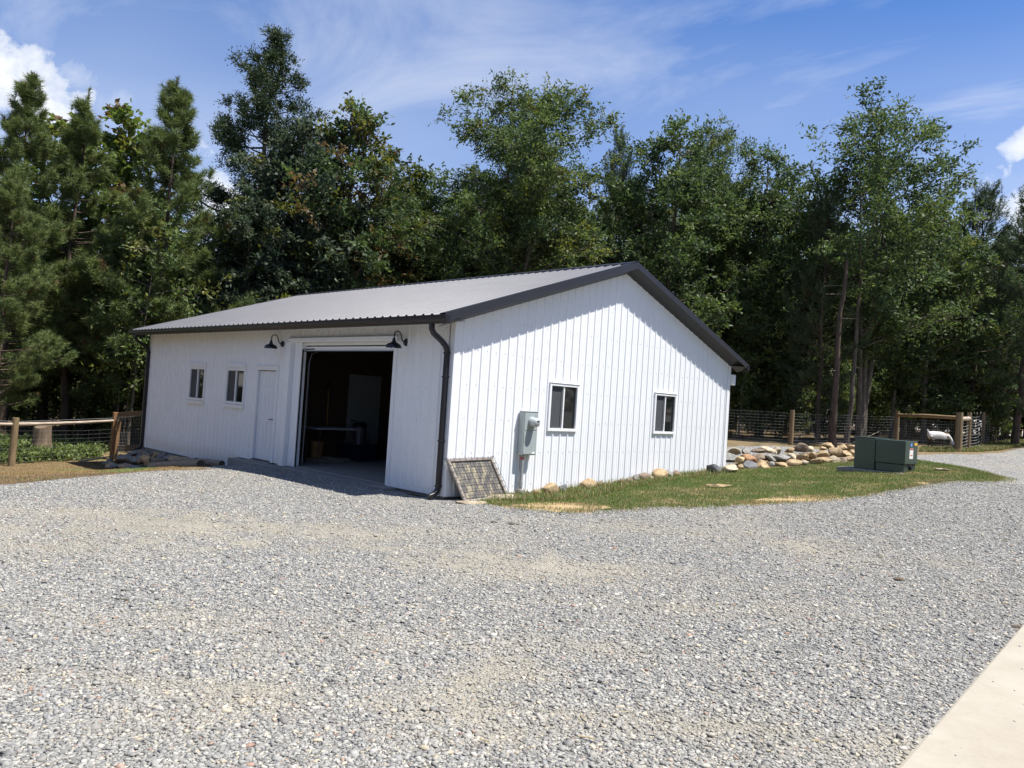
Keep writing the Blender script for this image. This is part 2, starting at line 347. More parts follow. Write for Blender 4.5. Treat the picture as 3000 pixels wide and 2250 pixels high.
def gravel_fx(nt, b, tc):
    L = nt.links.new
    v = nd(nt, 'ShaderNodeTexVoronoi', i_Scale=34.0, i_Randomness=1.0); L(tc.outputs['Object'], v.inputs['Vector'])
    v2 = nd(nt, 'ShaderNodeTexVoronoi', i_Scale=62.0, i_Randomness=1.0); L(tc.outputs['Object'], v2.inputs['Vector'])
    sp = nd(nt, 'ShaderNodeSeparateColor'); L(v.outputs['Color'], sp.inputs[0])
    r = ramp(nt, [(0, (.07,.072,.075)), (.22, (.14,.143,.146)), (.5, (.225,.227,.225)), (.76, (.33,.325,.31)), (.9, (.46,.44,.39)), (.965, (.50,.47,.40)), (1, (.30,.16,.11))]); L(sp.outputs[0], r.inputs[0])
    sp2 = nd(nt, 'ShaderNodeSeparateColor'); L(v2.outputs['Color'], sp2.inputs[0])
    r2 = ramp(nt, [(0, .45), (.5, 1.0), (1, 1.5)]); L(sp2.outputs[1], r2.inputs[0])
    m0 = nd(nt, 'ShaderNodeMix', data_type='RGBA', blend_type='MULTIPLY'); m0.inputs[0].default_value = .8; L(r.outputs[0], m0.inputs[6]); L(r2.outputs[0], m0.inputs[7])
    n = nd(nt, 'ShaderNodeTexNoise', i_Scale=.55, i_Detail=7.0, i_Roughness=.62); L(tc.outputs['Object'], n.inputs['Vector'])
    va = nd(nt, 'ShaderNodeVertexColor'); va.layer_name = 'col'; sw = nd(nt, 'ShaderNodeMath', operation='MULTIPLY_ADD', i_1=.5, i_2=-.25); L(n.outputs[0], sw.inputs[0])
    sa = nd(nt, 'ShaderNodeMath', operation='ADD'); L(sw.outputs[0], sa.inputs[0]); L(va.outputs[0], sa.inputs[1])
    rn = ramp(nt, [(.28, 0.10), (.62, .85)]); L(sa.outputs[0], rn.inputs[0])
    m1 = nd(nt, 'ShaderNodeMix', data_type='RGBA'); L(rn.outputs[0], m1.inputs[0]); L(m0.outputs[2], m1.inputs[6]); tn = ramp(nt, [(.35, (.27,.25,.195)), (.6, (.36,.325,.255))]); L(n.outputs[0], tn.inputs[0]); L(tn.outputs[0], m1.inputs[7])
    L(m1.outputs[2], b.inputs['Base Color'])
    ad = nd(nt, 'ShaderNodeMath', operation='ADD'); L(v.outputs['Distance'], ad.inputs[0]); L(v2.outputs['Distance'], ad.inputs[1])
    iv = nd(nt, 'ShaderNodeMath', operation='MULTIPLY', i_1=-1.0); L(ad.outputs[0], iv.inputs[0])
    bp = nd(nt, 'ShaderNodeBump', i_Strength=.9, i_Distance=.02); L(iv.outputs[0], bp.inputs['Height']); L(bp.outputs[0], b.inputs['Normal'])
MT['gravel'] = mat('crushed_gravel', rough=.9, spec=.25, extra=gravel_fx)
def ground_fx(stops, scale, fine=30):
    def f(nt, b, tc):
        L = nt.links.new
        n = nd(nt, 'ShaderNodeTexNoise', i_Scale=scale, i_Detail=8.0, i_Roughness=.66); L(tc.outputs['Object'], n.inputs['Vector'])
        r = ramp(nt, stops); L(n.outputs[0], r.inputs[0])
        n2 = nd(nt, 'ShaderNodeTexNoise', i_Scale=fine, i_Detail=4.0, i_Roughness=.7); L(tc.outputs['Object'], n2.inputs['Vector'])
        r2 = ramp(nt, [(.3, .55), (.7, 1.4)]); L(n2.outputs[0], r2.inputs[0])
        m = nd(nt, 'ShaderNodeMix', data_type='RGBA', blend_type='MULTIPLY'); m.inputs[0].default_value = 1; L(r.outputs[0], m.inputs[6]); L(r2.outputs[0], m.inputs[7]); L(m.outputs[2], b.inputs['Base Color'])
        bp = nd(nt, 'ShaderNodeBump', i_Strength=.7, i_Distance=.03); L(n2.outputs[0], bp.inputs['Height']); L(bp.outputs[0], b.inputs['Normal'])
    return f
MT['lawn'] = mat('thin_turf_soil', rough=.95, spec=.1, extra=ground_fx([(.35, (.06,.085,.024)), (.50, (.085,.095,.034)), (.64, (.26,.195,.105))], 1.4))
MT['straw'] = mat('bare_straw_soil', rough=.95, spec=.1, extra=ground_fx([(.35, (.30,.215,.115)), (.6, (.46,.34,.185)), (.75, (.25,.17,.09))], 1.8))
MT['dirt'] = mat('brown_dirt', rough=.95, spec=.1, extra=ground_fx([(.32, (.085,.080,.036)), (.5, (.175,.130,.072)), (.7, (.235,.170,.095))], 1.2))
MT['forest'] = mat('leaf_litter', rough=.95, spec=.1, extra=ground_fx([(.3, (.05,.055,.02)), (.5, (.11,.08,.05)), (.7, (.17,.12,.07))], .8, 16))

# ------------------------------------------------------------------ ground sheets
def inpoly(x, y, poly):
    ins = np.zeros(x.shape, bool); n = len(poly)
    for i in range(n):
        (x0,y0),(x1,y1) = poly[i], poly[(i+1)%n]
        c = ((y0 > y) != (y1 > y)) & (x < (x1-x0)*(y-y0)/(y1-y0+1e-12)+x0); ins ^= c
    return ins
def W2(px): return [tuple(hit(*q)[:2]) for q in px]
LAWN = [(.02,.9)] + W2([(1400,1473),(1470,1487),(1560,1494),(1641,1502),(1750,1499),(1831,1494),(1913,1487),(2075,1487),(2157,1481),(2415,1466),(2480,1457),(2544,1449),(2651,1432),(2780,1412),(2930,1410),(2948,1403),(2866,1379),(2759,1360),(2690,1349)]) + W2([(2520,1348),(2300,1370)]) + [(.3,9.95),(.02,9.9)]
STRAW = W2([(1470,1487),(1560,1494),(1641,1502),(1750,1499),(1800,1490),(1720,1476),(1640,1474),(1560,1477),(1500,1478)])
STRAW2 = W2([(2140,1481),(2415,1466),(2480,1457),(2420,1452),(2300,1455),(2200,1462)])
STRAW3 = W2([(2640,1434),(2740,1418),(2800,1411),(2720,1409)])
ROCKBED = W2([(2520,1348),(2300,1370)]) + [(.3,9.95)] + [tuple(atd(2130,1305,21.2)[:2]), tuple(atd(2300,1313,22.2)[:2]), tuple(atd(2500,1326,22.8)[:2])]
GRAVEL = [(-6.95,-.35),(-7.4,-.62)] + W2([(620,1376),(488,1378),(339,1390),(163,1406),(0,1423)]) + [(-8.6,-7),(-8,-20),(40,-20),(40,40),(5,40)] + W2([(3000,1311),(2960,1319),(2935,1326),(2848,1334),(2798,1330),(2685,1331)]) + [tuple(atd(2480,1328,24.2)[:2]), tuple(atd(2320,1318,24)[:2]), tuple(atd(2200,1308,23.6)[:2]), tuple(atd(2080,1300,23.2)[:2]), (-2.5,11.2), (0,9.75), (0,0), (-6.95,0)]
rng = np.random.default_rng(7)
def geo(a, b, n): return np.geomspace(1, 1+abs(b-a), n)-1
xs = np.r_[-16-geo(0,900,40)[::-1][:-1], np.arange(-16, 14, .13), 14+geo(0,900,40)]
ys = np.r_[-10-geo(0,900,36)[::-1][:-1], np.arange(-10, 30, .13), 30+geo(0,900,40)]
GX, GY = np.meshgrid(xs, ys, indexing='ij'); GZ = hgt(GX, GY)
GZ += .012*np.sin(GX*1.7+np.sin(GY*1.1))*np.cos(GY*1.3)
_in = (GX > -BL+.1) & (GX < -.1) & (GY > .12) & (GY < BW-.1); GZ[_in] = np.minimum(GZ[_in], -.2)
nx, ny = GX.shape
cx = (GX[:-1,:-1]+GX[1:,1:])/2; cyy = (GY[:-1,:-1]+GY[1:,1:])/2
jit = lambda a: a + .10*np.sin(cx*5.1+1.3*np.sin(cyy*7.3)) + .06*np.sin(cx*13.7+cyy*11.9) + rng.normal(0,.05,cx.shape)
jx, jy = jit(cx), jit(cyy.copy())
cls = np.full(cx.shape, 3)                                    # 3 = forest floor
cls[inpoly(jx, jy, GRAVEL)] = 0
cls[inpoly(jx, jy, LAWN)] = 1
for s_ in (STRAW, STRAW2, STRAW3): cls[inpoly(jx, jy, s_) ] = 2
cls[inpoly(jx, jy, ROCKBED)] = 4
_left = (jx < -6) & (jy < 1.5) & (jx > -19) & (cls == 3) & (jy > -20); cls[_left] = 4
_fence = (cls == 3) & (jx > -6) & (jx < 8) & (jy > 9.7) & (jy < 26); cls[_fence] = 4
idx = np.arange(nx*ny).reshape(nx, ny); Q = np.stack([idx[:-1,:-1], idx[1:,:-1], idx[1:,1:], idx[:-1,1:]], -1)
Vg = np.stack([GX, GY, GZ], -1).reshape(-1, 3)
def patchy(X, Y, f=1.0, ph=0): return .5+.5*np.sin(X*1.9*f+1.7*np.sin(Y*1.3*f+ph)+ph)*np.cos(Y*2.3*f+1.4*np.sin(X*1.1*f))
WORN = [(hit(px,py)[:2], rx, ry) for px,py,rx,ry in [(1345,2060,.36,.15),(1480,1975,.30,.10),(1650,1900,.5,.09),(1480,1640,1.5,.22),(1750,1680,1.5,.25),(1950,1560,2.2,.22),(900,1560,2.5,.3),(350,1520,2.2,.35),(120,1600,1.6,.3),(640,2060,.5,.14),(2500,1620,1.6,.25),(2250,2160,.35,.10),(2620,2180,.22,.08),(700,1830,1.3,.16),(2150,1790,1.2,.14),(300,1970,.7,.12),(1900,2120,.4,.09)]]
def fines_at(X, Y):
    q = patchy(X,Y,.33,1.0)*.22+patchy(X,Y,.9,4.0)*.14+patchy(X,Y,2.3,2.0)*.12
    rag = .45*(patchy(X,Y,2.6,1.0)-.5)+.35*(patchy(X,Y,6.1,3.0)-.5)
    fx, fy = FWD[:2]/np.linalg.norm(FWD[:2]); 
    for i, (c, rx, ry) in enumerate(WORN):
        dx, dy = X-c[0], Y-c[1]; u = dx*fy-dy*fx; v = dx*fx+dy*fy
        d = np.sqrt((u/rx)**2+(v/(ry*2.6))**2); q = q+np.clip(1.15-d*.75+rag*1.3,0,1)*(.50 if i < 2 else .30)
    return q
def sheet(name, k, m, label):
    f = Q[cls == k].reshape(-1, 4); used, inv = np.unique(f, return_inverse=True)
    c = None
    if k == 0: c = np.repeat(fines_at(Vg[used][:,0], Vg[used][:,1])[:,None], 3, 1)
    o = npmesh(name, Vg[used], inv.reshape(-1, 4), m, col=c, smooth=True); return tag(o, label, None, None, 'structure')
gravel_o = sheet('gravel_driveway', 0, MT['gravel'], 'wide grey crushed gravel driveway in front of the barn')
lawn_o = sheet('lawn', 1, MT['lawn'], 'patch of thin grass lawn beside the barn gable')
sheet('bare_soil', 2, MT['straw'], 'pale straw coloured bare soil along the lawn edge')
sheet('ground', 3, MT['forest'], 'brown leaf littered forest floor')
sheet('dirt_ground', 4, MT['dirt'], 'brown dirt strip with dry grass by the fences')

# ------------------------------------------------------------------ concrete apron, lower right
def apron():
    e0, e1 = (8.62,-4.6), (8.46,-.6); t = .085
    mb = MB(); d = np.array([e1[0]-e0[0], e1[1]-e0[1]]); a = np.array(e0)-d*4; b = np.array(e0)+d*1.75
    poly = [(a[0],a[1]), (b[0],b[1]), (b[0]+9,b[1]+.4), (a[0]+9,a[1])]
    mb.add([(x,y,-.15) for x,y in poly]+[(x,y,t) for x,y in poly], [(0,1,2,3),(4,7,6,5),(0,4,5,1),(1,5,6,2),(2,6,7,3),(3,7,4,0)])
    o = mb.build('concrete_pavement', MT['apron'], bevel=.018); tag(o, 'smooth cream concrete slab edging the gravel', None, None, 'structure')
def apron_fx(nt, b, tc):
    L = nt.links.new
    n = nd(nt, 'ShaderNodeTexNoise', i_Scale=1.6, i_Detail=10.0, i_Roughness=.65); L(tc.outputs['Object'], n.inputs['Vector'])
    r = ramp(nt, [(.35, (.305,.270,.215)), (.6, (.355,.322,.262))]); L(n.outputs[0], r.inputs[0])
    v = nd(nt, 'ShaderNodeTexNoise', i_Scale=42, i_Detail=3.0, i_Roughness=.8); L(tc.outputs['Object'], v.inputs['Vector'])
    r2 = ramp(nt, [(.26, .62), (.34, 1.0), (.7, 1.06)]); L(v.outputs[0], r2.inputs[0])
    m = nd(nt, 'ShaderNodeMix', data_type='RGBA', blend_type='MULTIPLY'); m.inputs[0].default_value = 1; L(r.outputs[0], m.inputs[6]); L(r2.outputs[0], m.inputs[7]); L(m.outputs[2], b.inputs['Base Color'])
    bp = nd(nt, 'ShaderNodeBump', i_Strength=.2, i_Distance=.004); L(v.outputs[0], bp.inputs['Height']); L(bp.outputs[0], b.inputs['Normal'])
MT['apron'] = mat('broom_finished_concrete', rough=.85, spec=.25, extra=apron_fx)
apron()


# ------------------------------------------------------------------ the barn
SL = (HR-HE)/(BW/2)                                           # roof slope
def zroof(y): yy = min(y, BW-y); return HE+.07+SL*(yy+.42)
barn = thing('metal_barn', 'white ribbed steel barn with charcoal roof and open garage bay', 'barn', (0,0,0))
RIB = .2286
def siding(mb, u0, u1, phase, ztop, zbot, holes, P, kinks=(), rh=.024):
    bp = {u0, u1, *kinks}
    def dep(u):
        d = (u-phase) % RIB; d = min(d, RIB-d)
        h = rh*min(1, max(0, (.030-d)/.018))
        for c in (.076,):
            h = max(h, .0045*min(1, max(0, (.014-abs(d-c))/.008)))
        return h
    k = math.floor((u0-phase)/RIB)-1
    while phase+k*RIB < u1+RIB:
        c = phase+k*RIB
        for o in (-.09,-.082,-.070,-.062,-.030,-.012,.012,.030,.062,.070,.082,.09): bp.add(c+o)
        k += 1
    for h in holes: bp.update((h[0], h[1]))
    us = sorted(u for u in bp if u0-1e-9 <= u <= u1+1e-9)
    for a, b in zip(us[:-1], us[1:]):
        if b-a < 1e-6: continue
        m = (a+b)/2; spans = [(zbot(m), None)]; cuts = sorted((h[2], h[3]) for h in holes if h[0] <= m <= h[1])
        z = zbot(m); segs = []
        for (c0, c1) in cuts:
            if c0 > z: segs.append((z, c0))
            z = max(z, c1)
        segs.append((z, None))
        for (z0, z1) in segs:
            ta, tb = (ztop(a), ztop(b)) if z1 is None else (z1, z1)
            if ta <= z0+1e-4 and tb <= z0+1e-4: continue
            mb.quad(P(a,dep(a),z0), P(b,dep(b),z0), P(b,dep(b),tb), P(a,dep(a),ta))
def screws(mb, us, zs, P, ok, rg):
    for u in us:
        for z in zs:
            if rg.random() < .12: continue
            uu, zz = u+rg.uniform(-.02,.02), z+rg.uniform(-.012,.012)
            if not ok(uu, zz): continue
            n = 6; vs = [P(uu+.008*math.cos(2*PI*i/n), .007, zz+.008*math.sin(2*PI*i/n)) for i in range(n)]+[P(uu+.008*math.cos(2*PI*i/n), 0, zz+.008*math.sin(2*PI*i/n)) for i in range(n)]
            mb.add(vs, [tuple(range(n))]+[(i,(i+1)%n,n+(i+1)%n,n+i) for i in range(n)], 1)
rg = random.Random(3)
PF = lambda u,d,z: (u,-d,z); PG = lambda u,d,z: (d,u,z)
WF = [(-10.371,-9.447,1.185,2.042), (-8.27,-7.316,1.185,2.042)]            # front windows
WG = [(2.524,3.426,1.136,2.082), (6.229,7.151,1.136,2.082)]                # gable windows
DOOR = (-6.72,-5.88,-.02,2.02); BAY = (-4.87,-1.655,-.2,2.66)
fh = [w for w in WF]+[DOOR, BAY]
mb = MB(); siding(mb, -BL+.02, -.02, -.11, lambda u: HE, lambda u: -.29 if u < -7.4 else -.035 if u < -4.8 else -.01, fh, PF, kinks=(-7.4,-4.8))
okf = lambda u,z: -BL < u < -.05 and not any(h[0]-.15 < u < h[1]+.15 and h[2]-.15 < z < h[3]+.15 for h in fh)
screws(mb, [-.11-.115-RIB*k for k in range(57)], [.06,.62,1.22,1.82,2.4,2.88], PF, okf, rg)
mb.build('front_wall', [MT['white'], MT['screw']], barn)
mb = MB(); ztg = lambda u: HE+SL*min(u, BW-u)
siding(mb, .02, BW-.02, .198, ztg, lambda u: -.01, WG, PG, kinks=(BW/2,), rh=.018)
okg = lambda u,z: .1 < u < BW-.1 and z < ztg(u)-.1 and not any(h[0]-.12 < u < h[1]+.12 and h[2]-.12 < z < h[3]+.12 for h in WG)
screws(mb, [.198-.115+RIB*k for k in range(44)], [.12,.72,1.32,1.92,2.52,3.12,3.72], PG, okg, rg)
mb.build('gable_wall', [MT['white'], MT['screw']], barn)
mb = MB(); siding(mb, .02, BW-.02, .198, ztg, lambda u: -.3, [], lambda u,d,z: (-BL-d,u,z), kinks=(BW/2,)); mb.build('far_gable_wall', [MT['white'], MT['screw']], barn)
mb = MB(); siding(mb, -BL+.02, -.02, -.11, lambda u: HE, lambda u: -.1, [], lambda u,d,z: (u,BW+d,z)); mb.build('rear_wall', [MT['white'], MT['screw']], barn)
# corner boards, foot trim
mb = MB()
for x, s in ((0,1), (-BL,-1)):
    for y, t in ((0,-1), (BW,1)):
        mb = MB(); zb = -.3 if x < -5 and y < 1 else -.03
        mb.box(min(x+s*.024,x-s*.12), max(x+s*.024,x-s*.12), min(y,y+t*.024), max(y,y+t*.024), zb, HE)
        mb.box(min(x,x+s*.024), max(x,x+s*.024), min(y-t*.12,y), max(y-t*.12,y), zb, HE)
        mb.build('corner_trim', MT['trim'], barn, bevel=.004)
mb = MB()

for q in ((-.0,.030,.12,BW-.12,-.035,-.012),(-1.6,-.13,-.030,0,-.035,-.012),(-BL+.12,-7.4,-.03,0,-.315,-.292),(-7.38,-6.85,-.03,0,-.055,-.037)): mb = MB(); mb.box(*q); mb.build('base_trim', MT['trim'], barn)
# inside: floor slab, lining, partition
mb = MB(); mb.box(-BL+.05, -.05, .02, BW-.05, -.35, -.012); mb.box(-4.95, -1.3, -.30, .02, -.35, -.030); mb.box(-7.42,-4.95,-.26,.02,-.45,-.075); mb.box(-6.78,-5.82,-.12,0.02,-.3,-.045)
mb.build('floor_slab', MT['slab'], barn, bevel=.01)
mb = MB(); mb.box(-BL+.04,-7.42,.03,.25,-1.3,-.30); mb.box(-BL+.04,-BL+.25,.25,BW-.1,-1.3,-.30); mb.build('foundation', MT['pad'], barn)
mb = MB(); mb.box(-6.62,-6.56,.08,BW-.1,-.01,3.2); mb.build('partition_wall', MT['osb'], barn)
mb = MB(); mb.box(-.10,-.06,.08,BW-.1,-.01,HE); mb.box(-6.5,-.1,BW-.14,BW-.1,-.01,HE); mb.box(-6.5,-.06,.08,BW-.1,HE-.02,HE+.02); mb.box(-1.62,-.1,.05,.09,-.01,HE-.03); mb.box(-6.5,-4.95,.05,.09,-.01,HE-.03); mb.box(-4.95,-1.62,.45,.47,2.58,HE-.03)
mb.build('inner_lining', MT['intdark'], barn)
# interior six-panel door in the partition
def six_panel(name, m, P, w, h, parent, hm, hu, label=None, dark_edge=True):
    """P(u,d,z): local door plane; d towards the viewer"""
    mb = MB()
    def bx(u0,u1,d0,d1,z0,z1,mm=0):
        vs = [P(u,d,z) for z in (z0,z1) for d in (d0,d1) for u in (u0,u1)]
        mb.add(vs, [(0,2,3,1),(4,5,7,6),(0,1,5,4),(2,6,7,3),(0,4,6,2),(1,3,7,5)], mm)
    bx(0,w,-.04,-.008,0,h)
    st = w*.125; rails = [(0,.22),(.87,1.03),(1.55,1.66),(h-.12,h)]
    for z0, z1 in rails: bx(st,w-st,-.008,0,z0,z1)
    bx(0,st,-.008,0,0,h); bx(w-st,w,-.008,0,0,h)
    for (z0, z1) in ((.22,.87),(1.03,1.55),(1.66,h-.12)):
        bx(w/2-.05,w/2+.05,-.008,0,z0,z1)
        for (a, b) in ((st,w/2-.05),(w/2+.05,w-st)): bx(a+.04,b-.04,-.008,-.001,z0+.04,z1-.04)
    o = mb.build(name, m, parent, bevel=.003)
    if label: o['label'] = label
    k = MB(); c = P(hu,.0,.93)
    if hm:
        k.lathe(P(hu,0,.93), np.array(P(hu,1,.93))-np.array(P(hu,0,.93)), [(.028,0),(.028,.008),(.011,.012),(.011,.045)], 12)
        a = np.array(P(hu,.045,.93)); b = np.array(P(hu-(.11 if hu > w/2 else -.11),.045,.93)); k.beam(a,b,.018,.02)
        k.build('handle', MT['black'], o)
    return o
six_panel('interior_door', MT['intdoor'], lambda u,d,z: (-6.545+d,2.46+u,z), .81, 2.03, barn, True, .07)
mb = MB(); mb.box(-6.56,-6.52,2.38,2.455,-.01,2.10); mb.box(-6.56,-6.52,3.275,3.35,-.01,2.10); mb.box(-6.56,-6.52,2.455,3.275,2.035,2.10); mb.build('door_casing', MT['intdoor'], barn)
# front man door
dr = six_panel('door', MT['door'], lambda u,d,z: (-6.70+u,.03-d,-.015+z), .80, 2.02, barn, True, .735)
mb = MB(); mb.box(-6.815,-6.715,-.030,.05,-.04,2.03); mb.box(-5.885,-5.79,-.030,.05,-.04,2.03); mb.box(-6.83,-5.775,-.036,.05,2.03,2.115); mb.box(-6.85,-5.755,-.046,0,2.115,2.128)
mb.build('door_frame', MT['trim'], barn, bevel=.004)
mb = MB(); mb.box(-6.715,-5.885,-.035,.06,-.046,-.018); mb.build('door_threshold', MT['dark'], barn)
# box pilaster, bay jambs, header
mb = MB(); mb.box(-5.40,-5.19,-.115,0,-.05,2.652); mb.build('pilaster', MT['trim'], barn, bevel=.005)
mb = MB(); mb.box(-4.96,-4.87,-.026,.09,-.03,2.62); mb.box(-1.655,-1.56,-.026,.09,-.03,2.62); mb.box(-4.87,-1.655,.02,.09,2.585,2.655); mb.build('bay_jamb', MT['trim'], barn, bevel=.004)
mb = MB(); mb.box(-4.868,-4.845,-.012,.012,-.03,2.5); mb.box(-4.868,-1.657,.03,.05,2.452,2.47); mb.build('weather_strip', MT['rubber'], barn)
mb = MB(); mb.prism([(0,0),(.09,0),(.105,.02),(.105,.085),(.09,.10),(.05,.112),(0,.118)], (-5.33,0,2.645), (-1.47,0,2.645), (0,-1,0), (0,0,1)); mb.build('header_trim', MT['trim'], barn, bevel=.003)
mb = MB(); mb.prism([(.06,2.472),(.10,2.472),(.10,2.53),(.40,2.60),(.40,2.64),(.06,2.56)], (-4.86,0,0), (-1.66,0,0), (0,1,0), (0,0,1))
for i in range(1,5): x = -4.86+i*.64; mb.prism([(.055,2.545),(.10,2.527),(.38,2.594),(.38,2.60)], (x-.02,0,0), (x+.02,0,0), (0,1,0), (0,0,1))
od = mb.build('overhead_door', MT['trim'], barn, bevel=.004)
mb = MB(); mb.beam((-4.86,.055,2.505),(-4.5,.055,2.512),.012,.022); mb.build('hinge', MT['black'], od); mb = MB(); mb.box(-1.75,-1.68,.04,.06,2.46,2.50); mb.build('hinge', MT['black'], od)
mb = MB(); mb.tube([(-4.80,.13,.05),(-4.80,.13,2.2),(-4.79,.18,2.42),(-4.79,.5,2.55)], .013, 6); mb.tube([(-4.80,.16,.7),(-4.805,.16,1.5),(-4.80,.15,2.3)], .004, 5); mb.build('door_track', MT['seal'], barn)
# windows
def window(P, u0, u1, z0, z1, trims, slider):
    mb = MB()
    def bx(b,u0,u1,d0,d1,z0,z1,mm=0):
        vs = [P(u,d,z) for z in (z0,z1) for d in (d0,d1) for u in (u0,u1)]
        b.add(vs, [(0,2,3,1),(4,5,7,6),(0,1,5,4),(2,6,7,3),(0,4,6,2),(1,3,7,5)], mm)
    fw = .055; um = (u0+u1)/2
    bx(mb,u0,u1,-.04,.038,z1-fw,z1); bx(mb,u0,u1,-.04,.042,z0,z0+fw); bx(mb,u0,u0+fw,-.04,.038,z0+fw,z1-fw); bx(mb,u1-fw,u1,-.04,.038,z0+fw,z1-fw)
    bx(mb,um-.02,um+.02,-.03,.022,z0+fw,z1-fw)
    if trims:
        bx(mb,u0-.01,u1+.01,0,.048,z1+.022,z1+.115); bx(mb,u0+.0,u1-.0,0,.03,z1,z1+.022); bx(mb,u0-.03,u1+.01,0,.05,z0-.10,z0-.016)
    else: bx(mb,u0-.008,u1+.008,0,.05,z1,z1+.014)
    w = mb.build('window', MT['trim'], barn, bevel=.004)
    g = MB(); bx(g,um+.02,u1-fw,-.03,-.012,z0+fw,z1-fw); bx(g,u0+fw,um-.02,-.03,-.018,z0+fw,z1-fw); g.build('pane', MT['glass'], w)
    c = MB(); t = .026; a0, a1 = u0+fw, um-.02
    bx(c,a0,a1,-.017,.006,z0+fw,z0+fw+t); bx(c,a0,a1,-.017,.006,z1-fw-t,z1-fw); bx(c,a1-t-.012,a1,-.017,.006,z0+fw+t,z1-fw-t); bx(c,a0,a0+.012,-.017,.004,z0+fw+t,z1-fw-t)
    if slider: bx(c,u1-fw-.022,u1-fw,-.017,.004,z0+fw,z1-fw)
    c.build('sash', MT['seal'], w)
    s = MB(); bx(s,a0+.012,a1-t-.012,-.010,-.006,z0+fw+t,z1-fw-t); s.build('screen', MT['screen'], w)
for w_ in WF: window(PF, *w_, True, False)
for w_ in WG: window(PG, *w_, False, True)
# roof
mb = MB(); X0, X1 = -BL-.31, .27
def roofside(yf, flip):
    us = []
    k = 0; x = X1-.12
    prof = [(X1,0.)]
    while x > X0+.05:
        for o, h in ((.052,0.),(.017,.034),(-.017,.034),(-.052,0.)): prof.append((x+o,h))
        for c in (.086,.143):
            for o, h in ((.012,0.),(.004,.004),(-.004,.004),(-.012,0.)): prof.append((x-c+o,h))
        x -= RIB
    prof.append((X0,0.))
    nrm = np.array([0,-SL*yf,1.]); nrm /= np.linalg.norm(nrm)
    def pt(x, h, s): y = s if yf > 0 else BW-s; return np.array([x, y, zroof(s)])+nrm*h
    for (xa,ha),(xb,hb) in zip(prof[:-1],prof[1:]):
        if xa-xb < 1e-5: continue
        mb.quad(pt(xa,ha,-.475), pt(xb,hb,-.475), pt(xb,hb,BW/2), pt(xa,ha,BW/2))
    if yf > 0:
        x = X1-.12-RIB*.22
        while x > X0+.1:
            for s in (.1,.75,1.4,2.05,2.7,3.35,4.0,4.6):
                if rg.random() < .25: continue
                c = pt(x+rg.uniform(-.015,.015), .004, s+rg.uniform(-.02,.02)); mb.lathe(c, nrm, [(.009,-.002),(.009,.005)], 5, m=1)
            x -= RIB
roofside(1, 0); roofside(-1, 1)
roof = mb.build('roof', [MT['roof'], MT['gutter']], barn)
mb = MB()
for s in (1,-1):
    f = lambda y: (y if s > 0 else BW-y)
    zr = zroof(BW/2)
    mb.add([(X0-.01,BW/2,zr+.055),(X1+.02,BW/2,zr+.055),(X1+.02,f(BW/2-.17),zr+.055-.17*SL),(X0-.01,f(BW/2-.17),zr+.055-.17*SL),(X0-.01,f(BW/2-.185),zr+.02-.185*SL),(X1+.02,f(BW/2-.185),zr+.02-.185*SL)], [(0,1,2,3),(3,2,5,4)])
mb.build('ridge_cap', MT['dark'], roof)
sf = MB()
for xs_, s in ((.262,1),(-BL-.31,-1)):
    mb = MB()
    for yf in (1,-1):
        Y = lambda y: y if yf > 0 else BW-y
        ys_ = (-.49, BW/2)
        # face board with a small lip, and the flange lying on the roof sheet
        top = [zroof(y)+.035 for y in ys_]; bot = [HE+SL*y+.105 for y in ys_]
        for (a,b,c,d) in (((xs_+s*.02),xs_,0,0),):
            vs = [(xx,Y(y),z) for y,t,bm_ in zip(ys_,top,bot) for xx in (xs_,xs_+s*.022) for z in (t,bm_)]
            mb.add(vs, [(0,1,5,4),(2,3,7,6),(0,2,6,4),(1,3,7,5),(0,1,3,2),(4,5,7,6)])
            vs = [(xx,Y(y),z) for y,t,bm_ in zip(ys_,top,bot) for xx in (xs_+s*.022,xs_+s*.034) for z in (bm_+.02,bm_-.006)]
            mb.add(vs, [(0,1,5,4),(2,3,7,6),(0,2,6,4),(1,3,7,5),(0,1,3,2),(4,5,7,6)])
        mb.add([(xs_+s*.01,Y(ys_[0]),top[0]+.004),(xs_+s*.01,Y(ys_[1]),top[1]+.004),(xs_-s*.12,Y(ys_[1]),top[1]+.002),(xs_-s*.12,Y(ys_[0]),top[0]+.002)], [(0,1,2,3)])
        xw = .0 if s > 0 else -BL
        n = 5
        for i in range(n):
            t0, t1 = i/n, (i+1)/n-.02
            def S(t, y): return (xs_+(xw+s*.004-xs_)*t, Y(y), HE+SL*y+.104*(1-t))
            q = [S(t0,-.4),S(t1,-.4),S(t1,BW/2),S(t0,BW/2)]
            sf.quad(*q)
            q2 = [S(t1,-.4),S((i+1)/n,-.4),S((i+1)/n,BW/2),S(t1,BW/2)]; sf.quad(*[(a,b,c+.008) for a,b,c in q2])
    mb.build('rake_trim', MT['dark'], roof)
for yy, t in ((0,-1),(BW,1)):
    sf.quad((X0,yy+t*.41,HE+.004),(X1,yy+t*.41,HE+.004),(X1,yy,HE+.003),(X0,yy,HE+.003))
    sf.box(X0+.005,X1-.005,min(yy+t*.40,yy+t*.385),max(yy+t*.40,yy+t*.385),HE-.012,HE+.06)
sf.build('soffit', MT['dark'], roof)
for yy, t in ((0,-1),(BW,1)):
    mb = MB(); mb.prism([(.402,.05),(.402,-.085),(.475,-.085),(.482,-.05),(.505,-.02),(.508,.02),(.525,.035),(.525,.055),(.515,.055),(.515,.045)], (X0-.03,yy,HE), (X1+.03,yy,HE), (0,t,0), (0,0,1))
    g = mb.build('gutter', MT['gutter'], barn)
